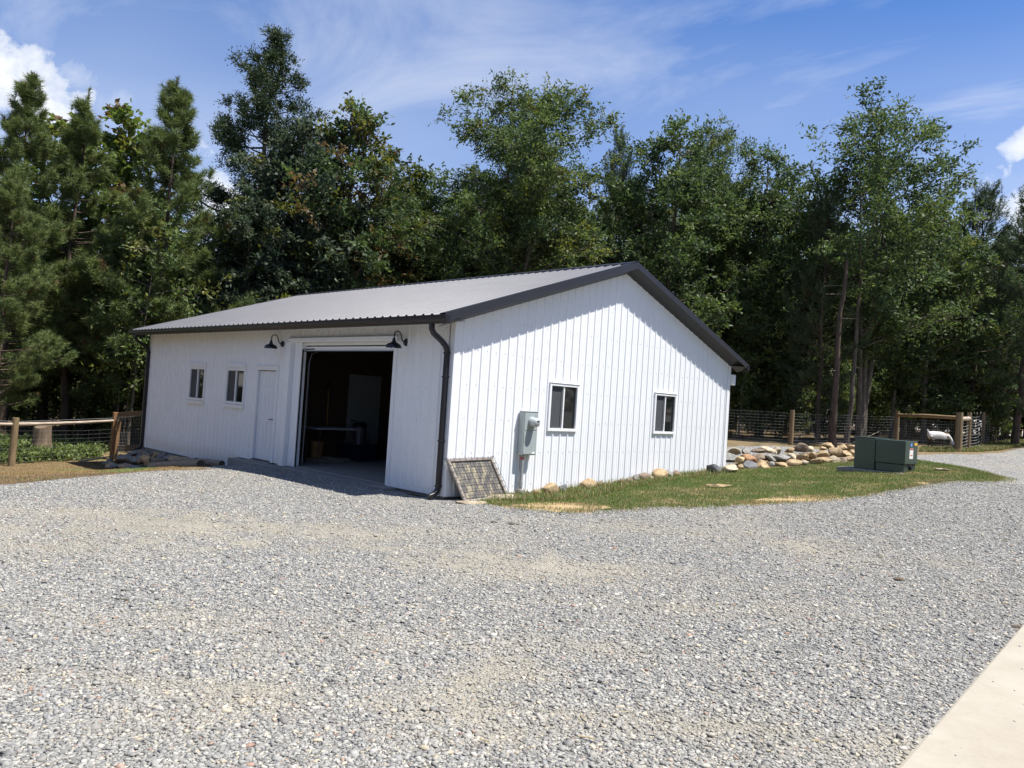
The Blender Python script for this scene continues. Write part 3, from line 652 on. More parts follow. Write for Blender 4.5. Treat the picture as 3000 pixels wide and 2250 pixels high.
def downspout(x, zb, zk):
    mb = MB(); w = .041
    path = [(x,-.45,HE-.07),(x,-.45,HE-.17),(x,-.40,HE-.24),(x,-.20,HE-.36),(x,-.115,HE-.43),(x,-.075,HE-.52),(x,-.075,zb+.14),(x,-.11,zb+.07),(x,-.17,zb+.03),(x,-.27,zb+.0)]
    P = [np.array(p) for p in path]; secs = []
    for i, p in enumerate(P):
        d = (P[min(i+1,len(P)-1)]-P[max(i-1,0)]); d /= np.linalg.norm(d); u = np.array([1.,0,0]); v = np.cross(d, u)
        secs.append([p+a*w*u+b*w*v for a,b in ((-1,-.75),(-.75,-1),(.75,-1),(1,-.75),(1,.75),(.75,1),(-.75,1),(-1,.75))])
    vs = [q for s_ in secs for q in s_]; n = 8
    mb.add(vs, [(i*n+j,i*n+(j+1)%n,(i+1)*n+(j+1)%n,(i+1)*n+j) for i in range(len(P)-1) for j in range(n)]+[tuple(range(n)), tuple((len(P)-1)*n+j for j in range(n))])
    for z in (HE-.56, zb+.155): mb.box(x-.046,x+.046,-.122,-.028,z,z+.03)
    for z in (.9,2.0): mb.box(x-.05,x+.05,-.121,-.026,z,z+.025)
    return mb.build('downspout', MT['gutter'], barn, bevel=.004)
downspout(-.10, -.03, 0); downspout(-BL+.02, -.42, 0)
# gooseneck wall lamps
def gooseneck(x, label):
    t = thing('wall_lamp', label, 'wall lamp', (x,0,2.62), 'gooseneck barn lamps on the front wall')
    mb = MB(); mb.lathe((x,-.0,2.62),(0,-1,0),[(.068,0),(.068,.015),(.055,.035),(.02,.045)],20); mb.build('wall_plate', MT['black'], t, smooth='auto')
    mb = MB(); pts = [(x,-.04,2.62)]+[(x,-.055-.02*i/2,2.622+.004*i) for i in range(1,4)]
    pts += [(x,-.11,2.66),(x,-.125,2.71),(x,-.14,2.76),(x,-.17,2.795),(x,-.215,2.805),(x,-.26,2.79),(x,-.285,2.75),(x,-.29,2.70),(x,-.29,2.66)]
    mb.tube(pts, .011, 8); mb.build('arm', MT['black'], t, smooth='auto')
    mb = MB(); mb.lathe((x,-.29,2.67),(0,0,-1),[(.016,-.005),(.027,.01),(.031,.045),(.05,.08),(.092,.095),(.124,.118),(.147,.172),(.143,.172),(.12,.12),(.045,.095)],28); mb.build('shade', MT['black'], t, smooth='auto')
    mb = MB(); mb.lathe((x,-.29,2.57),(0,0,-1),[(.01,0),(.03,.02),(.032,.05),(.015,.075)],12); mb.build('bulb', MT['tabletop'], t, smooth=True)
gooseneck(-5.72, 'black gooseneck barn lamp between the white door and the garage bay'); gooseneck(-1.32, 'black gooseneck barn lamp right of the open garage bay')
# electric meter box on the gable wall
t = thing('meter_box', 'tall grey electric meter box fixed to the sunlit gable wall', 'meter box', (0,1.8,.68))
D = .14; Y0, Y1 = float(onx(1536,1209,D)[1]), float(onx(1577,1209,D)[1])
mb = MB(); mb.box(.018,D,Y0,Y1,.68,1.49); mb.box(.018,D+.012,Y0-.008,Y1+.008,1.49,1.505); mb.build('cabinet', MT['meter'], t, bevel=.008)
mb = MB(); mb.box(D,D+.012,Y0+.02,Y1-.012,.70,1.135); mb.build('lower_cover', MT['meter'], t, bevel=.004)
mb = MB(); mb.box(D,D+.010,Y0+.02,Y1-.012,1.15,1.475); mb.build('upper_cover', MT['meter'], t, bevel=.004)
mb = MB(); ym = (Y0+Y1)/2+.02; mb.lathe((D+.005,ym,1.30),(1,0,0),[(.105,0),(.105,.03),(.095,.05)],24); mb.build('meter_ring', MT['meter'], t, smooth='auto')
mb = MB(); mb.lathe((D+.05,ym,1.30),(1,0,0),[(.09,0),(.088,.07),(.08,.10),(.055,.12),(.0,.125)],24); mg = mb.build('meter_dome', MT['meterglass'], t, smooth='auto')
mb = MB(); mb.box(D+.172,D+.177,ym-.03,ym+.03,1.31,1.335); mb.build('display', MT['black'], mg)
mb = MB(); mb.box(D+.012,D+.014,Y1-.13,Y1-.05,.705,.745); mb.build('sticker', MT['wlabel'], t)
mb = MB(); mb.tube([(.075,Y0+.09,.68),(.075,Y0+.09,.16)],.036,12); mb.tube([(.075,Y0+.09,.18),(.075,Y0+.09,.08)],.042,12); mb.tube([(.075,Y0+.09,.16),(.075,Y0+.09,-.2)],.033,12); cd_ = mb.build('conduit', MT['conduit'], t, smooth='auto')
mb = MB(); mb.tube([(.075,Y0+.09,.60),(.075,Y0+.09,.64)],.038,12); mb.build('tape', MT['red'], cd_, smooth='auto')
t = thing('flood_light', 'small white box light fixed on the barn far rear corner', 'light', (.0,BW+.05,2.6))
mb = MB(); mb.box(-.06,.10,BW+.026,BW+.16,2.47,2.75); mb.build('housing', MT['trim'], t, bevel=.012)
mb = MB(); mb.box(-.045,.085,BW+.16,BW+.166,2.49,2.73); mb.build('lens', MT['tabletop'], t)

# ------------------------------------------------------------------ things inside the bay
t = thing('folding_table', 'white folding table against the board partition inside the bay', 'table', (-6.1,1.9,0))
mb = MB(); mb.box(-6.50,-5.78,1.05,2.35,.72,.765); mb.build('tabletop', MT['tabletop'], t, bevel=.01)
for y in (1.2,2.2):
    for x in (-6.42,-5.86):
        mb = MB(); mb.tube([(x,y,.72),(x,y-.02,-.01)],.013,6); mb.build('leg', MT['steelbin'], t)
t = thing('storage_tub', 'tan cardboard tub standing under the folding table', 'tub', (-6.2,1.35,0))
mb = MB(); mb.lathe((-6.2,1.35,-.01),(0,0,1),[(.13,0),(.15,.36),(.155,.36),(.155,.38),(.02,.38)],18); mb.build('body', MT['tan'], t, smooth='auto')
mb = MB(); mb.lathe((-6.2,1.35,.37),(0,0,1),[(.17,0),(.17,.05),(.02,.055)],18); mb.build('lid', MT['tan'], t, smooth='auto')
t = thing('trash_can', 'steel fronted trash can leaning in front of the inner door', 'trash can', (-5.9,2.25,.33))
mb = MB(); mb.lathe((-5.88,2.33,.40),(.10,-.12,1),[(.14,0),(.17,.42),(.0,.42)],20); mb.build('body', MT['steelbin'], t, smooth='auto')
mb = MB(); mb.lathe((-5.838,2.28,.82),(.10,-.12,1),[(.18,0),(.18,.05),(.12,.10),(0,.11)],20); mb.build('lid', MT['black'], t, smooth='auto')
t = thing('storage_tote', 'dark blue storage tote on the bay floor beneath the trash can', 'tote', (-5.85,2.3,0))
mb = MB(); mb.prism([(-.30,0),(.30,0),(.36,.34),(-.36,.34)],(-5.5,2.3,-.01),(-6.2,2.3,-.01),(0,1,0),(0,0,1)); mb.build('body', MT['bin'], t, bevel=.02)
mb = MB(); mb.box(-6.24,-5.46,1.90,2.70,.33,.40); mb.build('lid', MT['bin'], t, bevel=.015)
def crumple(name, c, rx, ry, h, m, seed):
    r = np.random.default_rng(seed); n = 22; g = np.linspace(-1,1,n); U,V_ = np.meshgrid(g,g,indexing='ij'); ph = r.uniform(0,6,6)
    Z = h*(.5+.5*np.sin(U*5+ph[0]+2*np.sin(V_*3+ph[1]))*np.cos(V_*4+ph[2]))*np.clip(1.15-U*U-V_*V_*.8,0,1)+.004
    e = 1+.18*np.sin(np.arctan2(V_,U)*5+ph[3]); rr = np.maximum(np.abs(U),np.abs(V_))/(np.hypot(U,V_)+1e-6)
    X = c[0]+U*rx*rr*e; Y = c[1]+V_*ry*rr*e; I = np.arange(n*n).reshape(n,n); Fq = np.stack([I[:-1,:-1],I[1:,:-1],I[1:,1:],I[:-1,1:]],-1).reshape(-1,4)
    o = npmesh(name, np.stack([X,Y,Z+c[2]],-1).reshape(-1,3), Fq, m, smooth=True); s = o.modifiers.new('thick','SOLIDIFY'); s.thickness = .004; return o
tag(crumple('tarp', (-5.75,1.35,-.01), .35, .6, .12, MT['cloth'], 4), 'crumpled dusty tarp lying on the bay floor by the table', 'tarp')
t = thing('hand_tool', 'long handled tool leaning on the board partition beside the table', 'hand tool', (-6.45,1.9,0.765))
mb = MB(); mb.tube([(-6.45,1.75,.765),(-6.52,1.77,1.75)],.014,6); mb.build('shaft', MT['tan'], t)
mb = MB(); mb.box(-6.555,-6.50,1.70,1.84,1.68,1.85); mb.build('head', MT['steelbin'], t)

def unit(v): return v/(np.linalg.norm(v, axis=-1, keepdims=True)+1e-9)
def leaf_quads(C, A, r, ln, wd, droop=0.0):
    """rhombic leaves: base C, axis A"""
    n = len(C); A = unit(A + np.c_[np.zeros((n,2)), -droop*np.ones(n)]); N = unit(r.normal(size=(n,3))+np.array([0,0,.5])); S = unit(np.cross(A, N)); Nn = np.cross(S, A)
    l = ln*r.uniform(.65,1.3,(n,1)); w = wd*r.uniform(.7,1.25,(n,1))
    V = np.stack([C, C+A*l*.45+S*w*.5+Nn*l*.06, C+A*l, C+A*l*.45-S*w*.5+Nn*l*.06], 1).reshape(-1,3)
    return V
# ------------------------------------------------------------------ wire crate with its tray, leaning on the gable wall
def crate():
    BLp, BRp, TRp, TLp = np.array([.34,.16,-.09]), np.array([.30,1.30,-.065]), np.array([.075,1.02,.645]), np.array([.075,-.07,.62])
    t = thing('wire_crate', 'folded wire dog crate holding a dusty plastic tray against the wall', 'dog crate', tuple(BLp))
    u = (BRp-BLp+TRp-TLp)/2; v = (TLp-BLp+TRp-BRp)/2; n = np.cross(u, v); n /= np.linalg.norm(n)
    if n[0] < 0: n = -n
    P = lambda a, b, d: BLp*(1-a)*(1-b)+BRp*a*(1-b)+TRp*a*b+TLp*(1-a)*b+n*d
    mb = MB(); N = 9
    def slab(a0,a1,b0,b1,d0,d1,mm=0):
        vs = [P(a,b,d) for d in (d0,d1) for b in (b0,b1) for a in (a0,a1)]
        mb.add(vs, [(0,2,3,1),(4,5,7,6),(0,1,5,4),(2,6,7,3),(0,4,6,2),(1,3,7,5)], mm)
    slab(.04,.96,.05,.96,-.035,-.028)
    tr = mb.build('tray', MT['tray'], t)
    mb = MB(); slab(.0,.055,.0,1,-.04,.0); slab(.945,1,.0,1,-.04,.0); slab(.055,.945,.0,.06,-.04,.0); slab(.055,.945,.94,1,-.04,.0); mb.build('tray_rim', MT['trayrim'], tr, bevel=.012)
    mb = MB(); r = .0034
    for d in (.012,-.055):
        for b in np.linspace(.0,1.0,8): mb.tube([P(-.012,b,d),P(.5,b+.003,d),P(1.02,b,d)],r,5)
        for a in np.linspace(.0,1.01,9): mb.tube([P(a,-.01,d+.006),P(a,1.03,d+.006)],r,5)
    for (a,b) in ((0,1.02),(1.01,1.02),(1.01,.5),(1.01,.0),(0,.5)): mb.tube([P(a,b,.012),P(a,b,-.055)],r*1.3,5)
    mb.build('wire_grid', MT['bwire'], t)
    mb = MB()
    for b in (.80,.87,.93): mb.tube([P(-.015,b-.03,-.02),P(-.05,b-.015,-.04),P(-.05,b+.015,-.04),P(-.015,b+.03,-.02)],.0045,5)
    mb.build('clip', MT['wirelit'], t)
crate()
# ------------------------------------------------------------------ green transformer cabinet on its pad
def transformer():
    D = 18.0; p0 = atd(2500,1374,D+.85); p1 = atd(2649,1382,D); u = p1-p0; u[2] = 0; Lh = np.linalg.norm(u); u /= Lh; v = np.array([-u[1],u[0],0]); 
    if v@FWD < 0: v = -v
    z = float((p0[2]+p1[2])/2); H = .75; dp = .86; o = np.array([p0[0],p0[1],z])
    # the pad sits a little above the turf
    t = thing('transformer_cabinet', 'dark green metal transformer cabinet standing on the lawn by the rocks', 'transformer', tuple(o+u*Lh/2+v*dp/2))
    P = lambda a, b, c: o+u*a+v*b+np.array([0,0,c])
    def bx(mb,a0,a1,b0,b1,c0,c1,mm=0):
        vs = [P(a,b,c) for c in (c0,c1) for b in (b0,b1) for a in (a0,a1)]; mb.add(vs, [(0,2,3,1),(4,5,7,6),(0,1,5,4),(2,6,7,3),(0,4,6,2),(1,3,7,5)], mm)
    sx = Lh*.418
    mb = MB(); bx(mb,0,sx,0,dp,0,H+.015); mb.build('tank_housing', MT['green'], t, bevel=.012)
    mb = MB(); bx(mb,sx+.008,Lh,.012,dp-.02,.2,H+.008); bx(mb,sx+.008,Lh-.03,.035,dp-.035,0,.192); mb.build('hood', MT['green'], t, bevel=.012)
    mb = MB(); mb.add([P(-.012,-.012,H+.015),P(sx+.004,-.012,H+.015),P(sx+.004,dp+.012,H+.015),P(-.012,dp+.012,H+.015),P(-.012,-.012,H+.034),P(sx+.004,-.012,H+.034),P(sx+.004,dp+.012,H+.034),P(-.012,dp+.012,H+.034)],[(0,3,2,1),(4,5,6,7),(0,1,5,4),(1,2,6,5),(2,3,7,6),(3,0,4,7)])
    mb.build('lid', MT['green'], t, bevel=.008)
    for a in (sx*.25,sx*.79): mb = MB(); mb.lathe(P(a,.0,H-.10),-v,[(.035,0),(.035,.010),(.018,.014)],12); mb.build('lifting_boss', MT['green'], t)
    mb = MB(); bx(mb,Lh-.03,Lh-.015,dp*.40,dp*.60,.11,.20); bx(mb,Lh-.03,Lh+.02,dp*.45,dp*.53,.06,.15); mb.build('latch', MT['black'], t, bevel=.004)
    mb = MB(); bx(mb,Lh,Lh+.003,dp*.34,dp*.62,.33,.58); lb = mb.build('warning_label', MT['wlabel'], t)
    mb = MB(); bx(mb,Lh+.003,Lh+.005,dp*.345,dp*.615,.545,.575); mb.build('header_bar', MT['red'], lb)
    mb = MB(); bx(mb,Lh+.003,Lh+.005,dp*.42,dp*.56,.405,.43); mb.build('red_mark', MT['red'], lb)
    mb = MB(); bx(mb,Lh,Lh+.003,dp*.40,dp*.52,.625,.705); mb.build('blue_label', MT['blabel'], t)
    mb = MB(); bx(mb,Lh,Lh+.003,dp*.70,dp*.92,.655,.715); mb.build('yellow_label', MT['ylabel'], t)
    MT['padd'] = mat('darker_grey_concrete', (.19,.19,.18), .85, noise=(9,.2,8)); pd = MB(); bx(pd,-.36,Lh+.05,-.12,dp+.18,-.18,-.004); tag(pd.build('concrete_pad', MT['padd'], None, bevel=.012), 'low grey concrete pad under the green transformer cabinet', 'concrete pad')  # pad concrete is a darker mottled grey than the other concrete
transformer()

# ------------------------------------------------------------------ fences
def round_post(mb, x, y, h, r, lean=(0,0)):
    z = gz(x,y); n = 7; s = np.linspace(0,1,n)
    mb.tube([(x+lean[0]*q, y+lean[1]*q, z-.25+(h+.25)*q) for q in s], r*(1.06-.1*s), 12)
def mesh_wires(mb, A, B, heights, step, r, sag=.0, rr=random.Random(2), jag=.01):
    A, B = np.array(A[:2],float), np.array(B[:2],float); Ln = np.linalg.norm(B-A); n = max(4,int(Ln/.45)); f = np.linspace(0,1,n)
    Q = A+(B-A)*f[:,None]; Z = hgt(Q[:,0],Q[:,1])
    za, zb_ = Z[0], Z[-1]; Zl = za+(zb_-za)*f
    ph = rr.uniform(0,6)
    for h in heights: mb.tube(np.c_[Q, Zl+h-sag*np.sin(f*PI)*(.5+h)+jag*np.sin(f*Ln*1.7+ph+h*3)], r, 3, cap=False)
    k = 0.0
    while step and k < Ln:
        q = A+(B-A)*k/Ln; z = za+(zb_-za)*k/Ln; o = rr.uniform(-.012,.012); sg = sag*math.sin(PI*k/Ln)
        mb.tube([(q[0]+o,q[1],z+heights[0]-sg*(.5+heights[0])),(q[0],q[1]+o,z+heights[-1]-sg*(.5+heights[-1]))], r*.8, 3, cap=False); k += step
def gp(px, py, D): p = atd(px,py,D); return np.array([p[0],p[1],gz(p[0],p[1])])
# left: post, peeled pole rail, wires
LP, GP = np.array([-14.09,-3.05]), np.array([-15.75,.06])
LL = LP+(LP-GP)*1.05
t = thing('pole_fence', 'low fence of peeled pole and wire strands at the left edge', 'fence', (LP[0],LP[1],gz(*LP)))
mb = MB(); round_post(mb, LP[0], LP[1], 1.30, .088, (.02,.02)); mb.build('post', MT['post'], t, smooth='auto')
mb = MB(); round_post(mb, LL[0], LL[1], 1.25, .085); mb.build('post', MT['post'], t, smooth='auto')
for A, B, ha, hb in ((LL,LP,1.10,1.12),(LP,GP,1.12,1.20)):
    mb = MB(); d = (B-A)/np.linalg.norm(B-A); n = 8; off = np.array([-d[1],d[0]])*-.10
    if off@FWD[:2] > 0: off = -off
    s = np.linspace(.0,1,n); mb.tube([(A[0]+(B[0]-A[0])*q+.0*off[0],A[1]+(B[1]-A[1])*q+.0*off[1],gz(*A)+(gz(*B)-gz(*A))*q+ha+(hb-ha)*q-.02*math.sin(q*PI)) for q in s], .052-.012*s, 8); mb.build('rail', MT['rail'], t, smooth='auto')
    mb = MB(); mesh_wires(mb, A, B, [.10,.22,.34,.46,.58,.70,.82,.94], .42, .0015, .02); mb.tube(np.c_[np.linspace(A[0],B[0],5),np.linspace(A[1],B[1],5),np.linspace(gz(*A)+ha+.07,gz(*B)+hb+.08,5)],.004,4); mb.build('wire_mesh', MT['wire'], t)
# board panel from the gate post to the barn corner
E0 = np.array([-13.33,.55])
t = thing('board_fence', 'two board timber fence panel between square post and barn corner', 'fence', (GP[0],GP[1],gz(*GP)))
zg = gz(*GP)
mb = MB(); mb.box(GP[0]-.075,GP[0]+.075,GP[1]-.075,GP[1]+.075,zg-.3,zg+1.46); mb.build('post', MT['board'], t, bevel=.008)
mb = MB(); mb.beam((GP[0]+.16,GP[1]+.02,zg-.2),(GP[0]+.20,GP[1]+.05,zg+1.18),.05,.11,(0,1,0)); mb.build('brace', MT['board'], t, bevel=.005)
PE = np.array([E0[0],E0[1]])
for h0, h1, wd in ((1.37,1.62,.17),(.33,.58,.19)):
    mb = MB(); mb.beam((GP[0]+.06,GP[1]+.05,zg+h0),(PE[0],PE[1],zg+h1),.04,wd); mb.build('rail_board', MT['boardh'], t, bevel=.006)
mb = MB()
d = PE-GP
for k in range(30): q = k/29*.98+.01; mb.tube([(GP[0]+d[0]*q,GP[1]+d[1]*q-.03,zg+.08+.25*q),(GP[0]+d[0]*q,GP[1]+d[1]*q-.03,zg+1.3+.25*q)],.0035,3)
for h in np.linspace(.1,1.3,13): mb.tube([(GP[0],GP[1]-.03,zg+h),(PE[0],PE[1]-.03,zg+h+.25)],.0035,3)
mb.build('wire_mesh', MT['wire'], t)
# rear fence
RP = [gp(2040,1302,29.5), gp(2316,1304,28.0), gp(2624,1300,31.5)]
t = thing('wire_fence', 'square mesh wire fence on round posts behind the barn and rocks', 'fence', tuple(RP[1]))
for p, h in ((RP[0],1.28),(RP[1],1.30),(RP[2],1.42)): mb = MB(); round_post(mb,p[0],p[1],h,.085 if h < 1.4 else .10); mb.build('post', MT['post'], t, smooth='auto')
for A, B in ((RP[0],RP[1]),(RP[1],RP[2])):
    mb = MB(); mesh_wires(mb,A,B,[.06,.17,.28,.39,.50,.61,.72,.83,.94,1.05,1.16],.15,.0026,.0); mb.build('wire_mesh', MT['wire'], t)
CPn = gp(2806,1322,27.3)
t = thing('rail_fence', 'fence panel with one round top rail between two stout posts', 'fence', tuple(CPn))
mb = MB(); round_post(mb,CPn[0],CPn[1],1.40,.125); mb.build('post', MT['post'], t, smooth='auto')
mb = MB(); A = RP[2]+np.array([0,0,1.25]); B = CPn+np.array([0,0,1.20]); mb.tube([A,(A+B)/2+np.array([0,0,.02]),B],[.065,.075,.07],10); mb.build('top_rail', MT['railtan'], t, smooth='auto')
mb = MB(); mesh_wires(mb,RP[2],CPn,[.06,.17,.28,.39,.50,.61,.72,.83,.94,1.05],.15,.0026,.0); mb.build('wire_mesh', MT['wire'], t)
SP = [CPn]+[gp(*q) for q in ((2835,1319,28.9),(2878,1305,32.1),(2915,1293,36.7),(2973,1282,41.6),(2990,1281,45.0),(3016,1279,49))]
t = thing('wire_fence', 'sagging strand wire fence running away along the right edge', 'fence', tuple(SP[1]))
for k, p in enumerate(SP[1:]): mb = MB(); round_post(mb,p[0],p[1],1.42-.02*k,.085 if k == 0 else .062); mb.build('post', MT['post'], t, smooth='auto')
mb = MB(); mb.tube([SP[0]+np.array([0,0,1.16]),SP[1]+np.array([0,0,1.18])],[.085,.08],10); mb.build('rail', MT['rail'], t, smooth='auto')
for A, B in zip(SP[:-1],SP[1:]):
    mb = MB(); mesh_wires(mb,A,B,[.10,.22,.34,.46,.58,.70,.82,.94,1.06,1.18,1.30],.9,.0042,.05); mb.build('wire_mesh', MT['wirelit'], t)

# ------------------------------------------------------------------ stump, timbers, fallen branches
p = gp(121,1300,23.6); t = thing('tree_stump', 'grey flared tree stump behind the pole fence', 'stump', tuple(p))
r = np.random.default_rng(8); n = 20; vs = []; lv = [(-.2,.42),(.0,.36),(.2,.29),(.45,.26),(.78,.25),(.90,.245)]
for z, rr in lv:
    for j in range(n): a = 2*PI*j/n; fl = 1+.16*math.sin(a*5+.7)*max(0,1-z*1.6)+.04*math.sin(a*9); vs.append((p[0]+rr*fl*math.cos(a), p[1]+rr*fl*math.sin(a), p[2]+z+(.05*math.cos(a-2)+.025*math.sin(3*a) if z > .8 else 0)))
mb = MB(); N = len(lv); mb.add(vs,[(i*n+j,i*n+(j+1)%n,(i+1)*n+(j+1)%n,(i+1)*n+j) for i in range(N-1) for j in range(n)]+[tuple((N-1)*n+j for j in range(n))]); mb.build('trunk', MT['stump'], t, smooth='auto')
def timber(name, a, b, r, m, label, group=None, taper=1.0):
    a, b = np.array(a,float), np.array(b,float); t = thing(name, label, 'log', tuple(a), group); s = np.linspace(0,1,8); w = np.array([0,0,1.])
    mb = MB(); mb.tube([a+(b-a)*q+w*.008*math.sin(q*5) for q in s], r*(1-(1-taper)*s), 14); mb.build('body', m, t, smooth='auto')
    d = unit_(b-a); mb = MB(); mb.lathe(b,d,[(r*taper*.92,-.01),(r*taper*.92,.004),(r*taper*.5,.006)],14); mb.build('end_grain', MT['endgrain'], t, smooth='auto'); return t
def unit_(v): return np.asarray(v)/np.linalg.norm(v)
timber('timber', (-10.3,-.86,-.58),(-7.75,-.74,-.25),.105,MT['timber'],'lower weathered timber with dark end lying on gravel below the barn wall')
timber('timber', (-9.9,-.40,-.40),(-8.75,-.37,-.30),.10,MT['timber'],'upper left weathered timber lying under the barn windows')
timber('timber', (-8.72,-.37,-.30),(-7.55,-.33,-.235),.085,MT['timber'],'upper right thinner timber beside the concrete door step')
def branch(pts, r, label, m='dead', name='fallen_branch'):
    pts = np.array(pts,float); o = MB(); o.tube(pts, np.linspace(r,r*.45,len(pts)), 6); ob = o.build(name, MT[m], None, smooth=True); return tag(ob, label, 'branch')
a = gp(235,1312,22.2); b = gp(345,1295,23.0); branch([a+[0,0,.05],(a+b)/2+[0,0,.12],b+[0,0,.2]],.035,'pale pole lying on the weeds behind the pole fence','rail')
for (q0, q1, h, lb) in (((2325,1290,30),(2400,1225,31),1.1,'bare branch leaning up behind the round mesh fence post'),((2500,1268,31),(2580,1240,32),.55,'pale dead branch propped low behind the mesh fence'),((2395,1262,30.5),(2360,1205,31),1.4,'crooked dead sapling standing behind the mesh fence'),((2440,1285,29.3),(2330,1296,29.0),.15,'dead branch on the ground left of the brown pine trunk'),((2500,1290,30.0),(2390,1300,28.6),.10,'grey stick heap branch lying before the paired trunks')):
    a, b = gp(*q0), gp(*q1); branch([a+[0,0,.06],(a*.6+b*.4)+[0,0,h*.35+.05],b+[0,0,h]],.026,lb)

# ------------------------------------------------------------------ rocks
_ico = bmesh.new(); bmesh.ops.create_icosphere(_ico, subdivisions=3, radius=1.0); _icv = np.array([v.co[:] for v in _ico.verts]); _icf = np.array([[v.index for v in f.verts] for f in _ico.faces]); _ico.free()
def rock(x, y, z, sx, sy, sz, seed, color, label, group=None, rotz=None, angular=1.0, name='rock', tilt=.25, cat='rock'):
    r = np.random.default_rng(seed); V = _icv.copy()
    for k in range(int(17*angular)+2):
        n = r.normal(size=3); n /= np.linalg.norm(n); d = r.uniform(.38,.74) if angular > .6 else r.uniform(.68,.92)
        h = V@n; V -= np.outer(np.maximum(h-d,0)*.98, n)
    V += .025*np.sin(V[:,[1,2,0]]*6+seed)+r.normal(0,.008,V.shape)
    V *= np.array([sx,sy,sz])*(1.3 if angular > .6 else 1.08); a = r.uniform(0,6.28) if rotz is None else rotz; tx, ty = r.normal(0,tilt,2)
    Rz = np.array([[math.cos(a),-math.sin(a),0],[math.sin(a),math.cos(a),0],[0,0,1]]); Rx = np.array([[1,0,0],[0,math.cos(tx),-math.sin(tx)],[0,math.sin(tx),math.cos(tx)]])
    V = V@Rx.T@Rz.T
    o = npmesh(name, V, _icf, MT['rock'], smooth=(angular < .6), local=True); o.location = (x,y,z); o.color = tuple(color)+(1,)
    return tag(o, label, cat, group)
TAN, GREY, ORN, CRM, BRN, BLU = (.34,.25,.145), (.20,.19,.172), (.32,.185,.10), (.40,.335,.235), (.19,.145,.105), (.15,.155,.16)
# bank of stones between the barn corner and the cabinet: three courses
rk = random.Random(12)
a0, a1 = np.array([.25,9.95]), atd(2535,1350,21.6)[:2]; b0, b1 = atd(2130,1308,21.3)[:2], atd(2535,1326,23.0)[:2]
cols_ = [TAN,TAN,CRM,CRM,BRN,TAN,GREY,CRM,TAN,TAN]
lab = {'TAN':'tan angular stone','GREY':'grey angular stone','CRM':'cream pale stone','BRN':'brown stone'}
k = 0
for row, (f, zl, n, sc) in enumerate(((.05,.08,13,.88),(.42,.26,13,.90),(.85,.46,13,.84))):
    for i in range(n):
        q = (i+.5+rk.uniform(-.2,.2))/n; A = a0+(a1-a0)*q; B = b0+(b1-b0)*q; P2 = A+(B-A)*(f+rk.uniform(-.1,.1)); base_z = gz(*A)
        c = rk.choice(cols_); nm = 'TAN' if c == TAN else 'GREY' if c == GREY else 'CRM' if c == CRM else 'BRN'
        _f = rk.uniform(.75,1.2); cc = tuple(v*_f for v in c); where = ('bottom','middle','top')[row]
        L_ = f'one of the {lab[nm]}s in the {where} course of the stone bank'
        if row == 1 and i == 1: cc, L_ = ORN, 'rounded orange stone standing out in the stone bank by the barn corner'
        if row == 0 and i == 1: cc, L_ = BLU, 'blue grey stone low in the bank beside the orange stone'
        s = rk.uniform(.85,1.2)*sc
        rock(P2[0],P2[1],base_z+zl*.86+rk.uniform(-.03,.03)-.03, .27*s*rk.uniform(.8,1.25), .22*s*rk.uniform(.8,1.1), .150*s*rk.uniform(.75,1.15), 100+k, cc, L_, f'{lab[nm]}s in the {where} course' if L_.startswith('one') else None, angular=.5 if cc == ORN else 1.0); k += 1
# stones along the foot of the gable wall
for i, (px, py, w, c, ang, L_) in enumerate([(1530,1442,.14,GREY,1,'grey flat stone at the foot of the gable wall by the conduit'),(1572,1438,.12,TAN,1,'small tan stone at the wall foot right of the conduit'),(1612,1434,.20,TAN,.5,'long tan stone at the wall foot below the left gable window'),(1650,1428,.15,BLU,1,'dark blue grey stone at the wall foot under the left window'),
        (1720,1424,.20,TAN,.4,'rounded tan boulder at the wall foot between the windows'),(1755,1420,.12,BRN,1,'brown stone half buried at the wall foot between the windows'),(1822,1404,.10,BRN,1,'small brown stone sitting on the slope near the wall'),(1842,1403,.10,BRN,.6,'small round brown stone left of the dark boulder'),(1862,1398,.15,GREY,1,'grey stone tucked behind the dark round boulder'),
        (1884,1394,.19,BRN,.4,'dark brown round boulder against the gable wall'),(1906,1401,.10,CRM,1,'white quartz stone beside the dark round boulder'),(1932,1393,.25,TAN,.4,'broad tan boulder at the wall foot under the right window'),(1962,1386,.15,GREY,.7,'low grey stone right of the broad tan boulder'),(1986,1379,.13,(.30,.20,.15),1,'reddish knobbly stone perched at the wall foot'),
        (2090,1382,.30,BLU,1,'blue grey slab stone at the far barn corner'),(2142,1380,.26,CRM,.8,'pale cream stone at the far barn corner')]):
    p = hit(px, py+4); p = p if p[0] > .12 else onx(px, py, .2); x = max(p[0], .03+w*.75); y = p[1]
    w *= .98; rock(x, y, gz(x,y)+w*.24, w, w*.75, w*.66, 300+i, c, L_, angular=ang, rotz=PI/2+.3*(i%3-1), tilt=.15)
